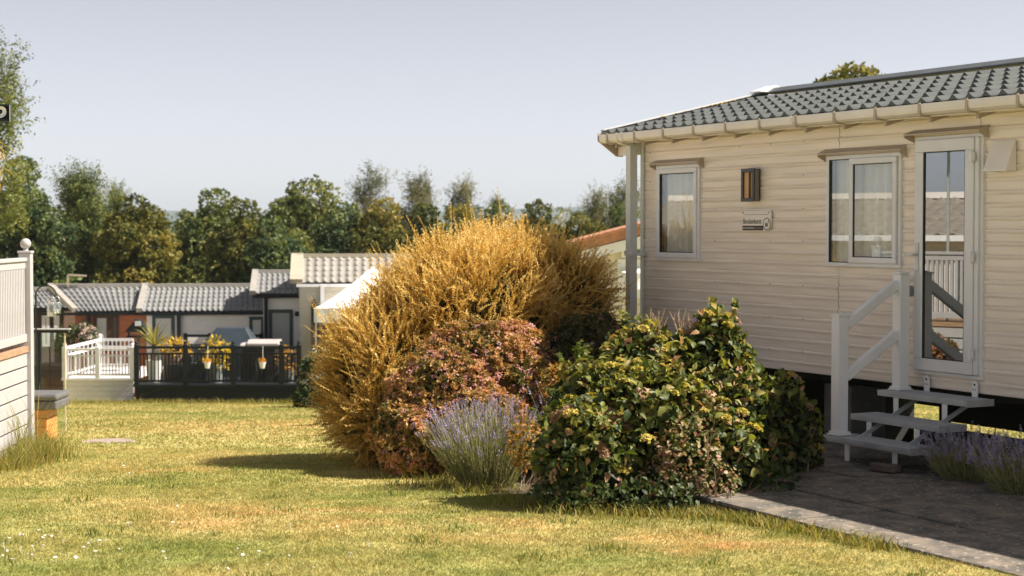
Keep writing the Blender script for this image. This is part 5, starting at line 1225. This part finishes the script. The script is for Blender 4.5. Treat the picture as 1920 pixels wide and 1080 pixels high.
T('drooping_birch', 'tallest drooping birch left of the golden shrub top', 698, 316, 50, 92, 'birch', 'birch', n=620, seed=17, low=.3)
T('drooping_birch', 'wide drooping birch standing right of the tallest drooping birch', 783, 331, 54, 92, 'birch', 'birch', n=720, seed=18, low=.3)
T('drooping_birch', 'leaning darker birch standing alone over the golden shrub', 876, 336, 40, 90, 'birch', 'birch', n=480, seed=19, low=.3)
T('drooping_birch', 'small faint birch right of the leaning darker birch', 930, 366, 27, 95, 'birch', 'birch', n=330, seed=20, low=.3)
T('drooping_birch', 'left one of the two birches next to the caravan corner', 1112, 357, 44, 88, 'birch', 'birch', n=540, seed=21, low=.3)
T('drooping_birch', 'taller birch right against the caravan corner', 1170, 342, 46, 86, 'birch', 'birch', n=640, seed=22, low=.3)
T('wispy_tree', 'tall wispy tree with gaps of sky at the left edge of the photo', -22, 92, 88, 48, 'mid', 'birch', n=520, seed=23, low=.35)
T('dense_tree', 'yellow green tree top rising behind the caravan roof', 1602, 121, 130, 42, 'oak', n=2600, seed=24, low=.25)
T('dense_tree', 'sunlit tree seen under the caravan floor behind the steps', 1700, 560, 80, 30, 'oak', n=1200, seed=26, low=.02) if False else None
# second row of the wood, its tops just showing between the nearer crowns
for k, (px_, py_, w_, lf_) in enumerate(((20, 380, 60, 'mid'), (110, 385, 60, 'oak'), (190, 385, 60, 'deep'), (288, 388, 60, 'mid'), (352, 388, 60, 'mid'), (430, 380, 60, 'deep'), (530, 372, 60, 'oak'), (660, 382, 60, 'mid'), (760, 384, 60, 'mid'), (835, 386, 56, 'deep'), (900, 384, 56, 'mid'), (975, 384, 56, 'deep'), (1050, 390, 56, 'mid'), (1130, 384, 56, 'oak'), (1210, 384, 60, 'mid'))):
    T('background_tree', 'half hidden green tree in the second row of the wood', px_, py_, w_, 98, lf_, n=900, seed=60 + k, low=.02, group='trees in the second row of the wood')
# yellowing cordyline beside the veranda
o = thing('cordyline', 'yellow drooping strap leaves hanging in at the left edge below the floodlight', 'plant', (X(-22, 26), 26, g(26)))
zc = at(-22, 255, 26).z - g(26); n = 120
lv = np.array([(-.025, 0, 0), (.025, 0, 0), (.03, -.05, .45), (-.03, -.05, .45), (.02, -.22, .85), (-.02, -.22, .85), (0, -.55, 1.1)], float); tri = np.array([(0, 1, 2), (0, 2, 3), (3, 2, 4), (3, 4, 5), (5, 4, 6)])
d = unit(np.concatenate([rng.normal(size=(n, 2)) * .6, rng.uniform(-1.2, .3, (n, 1))], 1)); face = unit(np.concatenate([d[:, :2], np.full((n, 1), .9)], 1)); x = unit(np.cross(face, d)); y = np.cross(d, x)
Pz = np.zeros((n, 3)); Pz[:, 2] = zc - rng.uniform(0, .55, n)
scatter('leaves', lv, tri, Pz, np.stack([x, y, d], 2), rng.uniform(.25, .45, n), leafm('cordyline_leaf', [(.12, .12, .02), (.45, .30, .03), (.62, .42, .06)], .4), o)
MB().tube([(0, 0, -.2), (.05, 0, zc * .5), (0, 0, zc)], [.09, .07, .06], 8).build('trunk', TBARK, o)
# shrubs behind the caravan, seen through the gap below its floor
q = hw(2.2, 6.2); o = thing('low_shrub', 'sunlit green shrub glimpsed under the caravan floor behind the steps', 'shrub', (q.x, q.y, g(q.y)))
P, N = ell_points([(q.x, q.y, g(q.y) + .4, .9, .6, .6)], 1100, .6, 1.05, ZG); tv, tf = leaf_t(.11, .07, .01, .02)
scatter('foliage', tv, tf, rel(P, o), frames(lerpdir(N, .7, .2)), rng.uniform(.6, 1.2, len(P)), MATS['hydrangea_leaf'], o)
twigs('stems', (0, 0, 0), 10, .6, .2, BARK, o, .008, 3)
# undergrowth that closes the foot of the wood: reads as one mass
n = 9000; xx = rng.uniform(-22, 6, n); yy = rng.uniform(60, 66, n); hz_ = 1.4 + .8 * np.sin(xx * 1.1) + .6 * np.sin(xx * 2.7 + 1)
zz = G(yy) + rng.random(n) * np.maximum(.5, hz_ + 1.2)
scatter('undergrowth', CL[0][0], CL[0][1], np.stack([xx, yy, zz], -1), frames(lerpdir(np.tile([[0, -.6, .4]], (n, 1)), .6, .1)), rng.uniform(.7, 1.4, n), LM['mid'], None, np.clip(rng.normal(.4, .2, n), 0, 1))
tag(bpy.data.objects['undergrowth'], 'dense undergrowth and brambles closing the foot of the wood behind the cabins', 'undergrowth', kind='stuff')

# ------------------------------------------------------------------ air
m = bpy.data.materials.new('haze'); m.use_nodes = True; nt = m.node_tree; nt.nodes.clear()
ov = nt.nodes.new('ShaderNodeOutputMaterial'); pv = nt.nodes.new('ShaderNodeVolumePrincipled')
pv.inputs['Color'].default_value = (0.74, 0.84, 0.97, 1); pv.inputs['Density'].default_value = 0.00017; pv.inputs['Anisotropy'].default_value = 0.2
nt.links.new(pv.outputs[0], ov.inputs['Volume'])
tag(MB().box(-4100, 4100, -450, 9100, -60, 62).build('haze', m), None, None, kind='stuff')
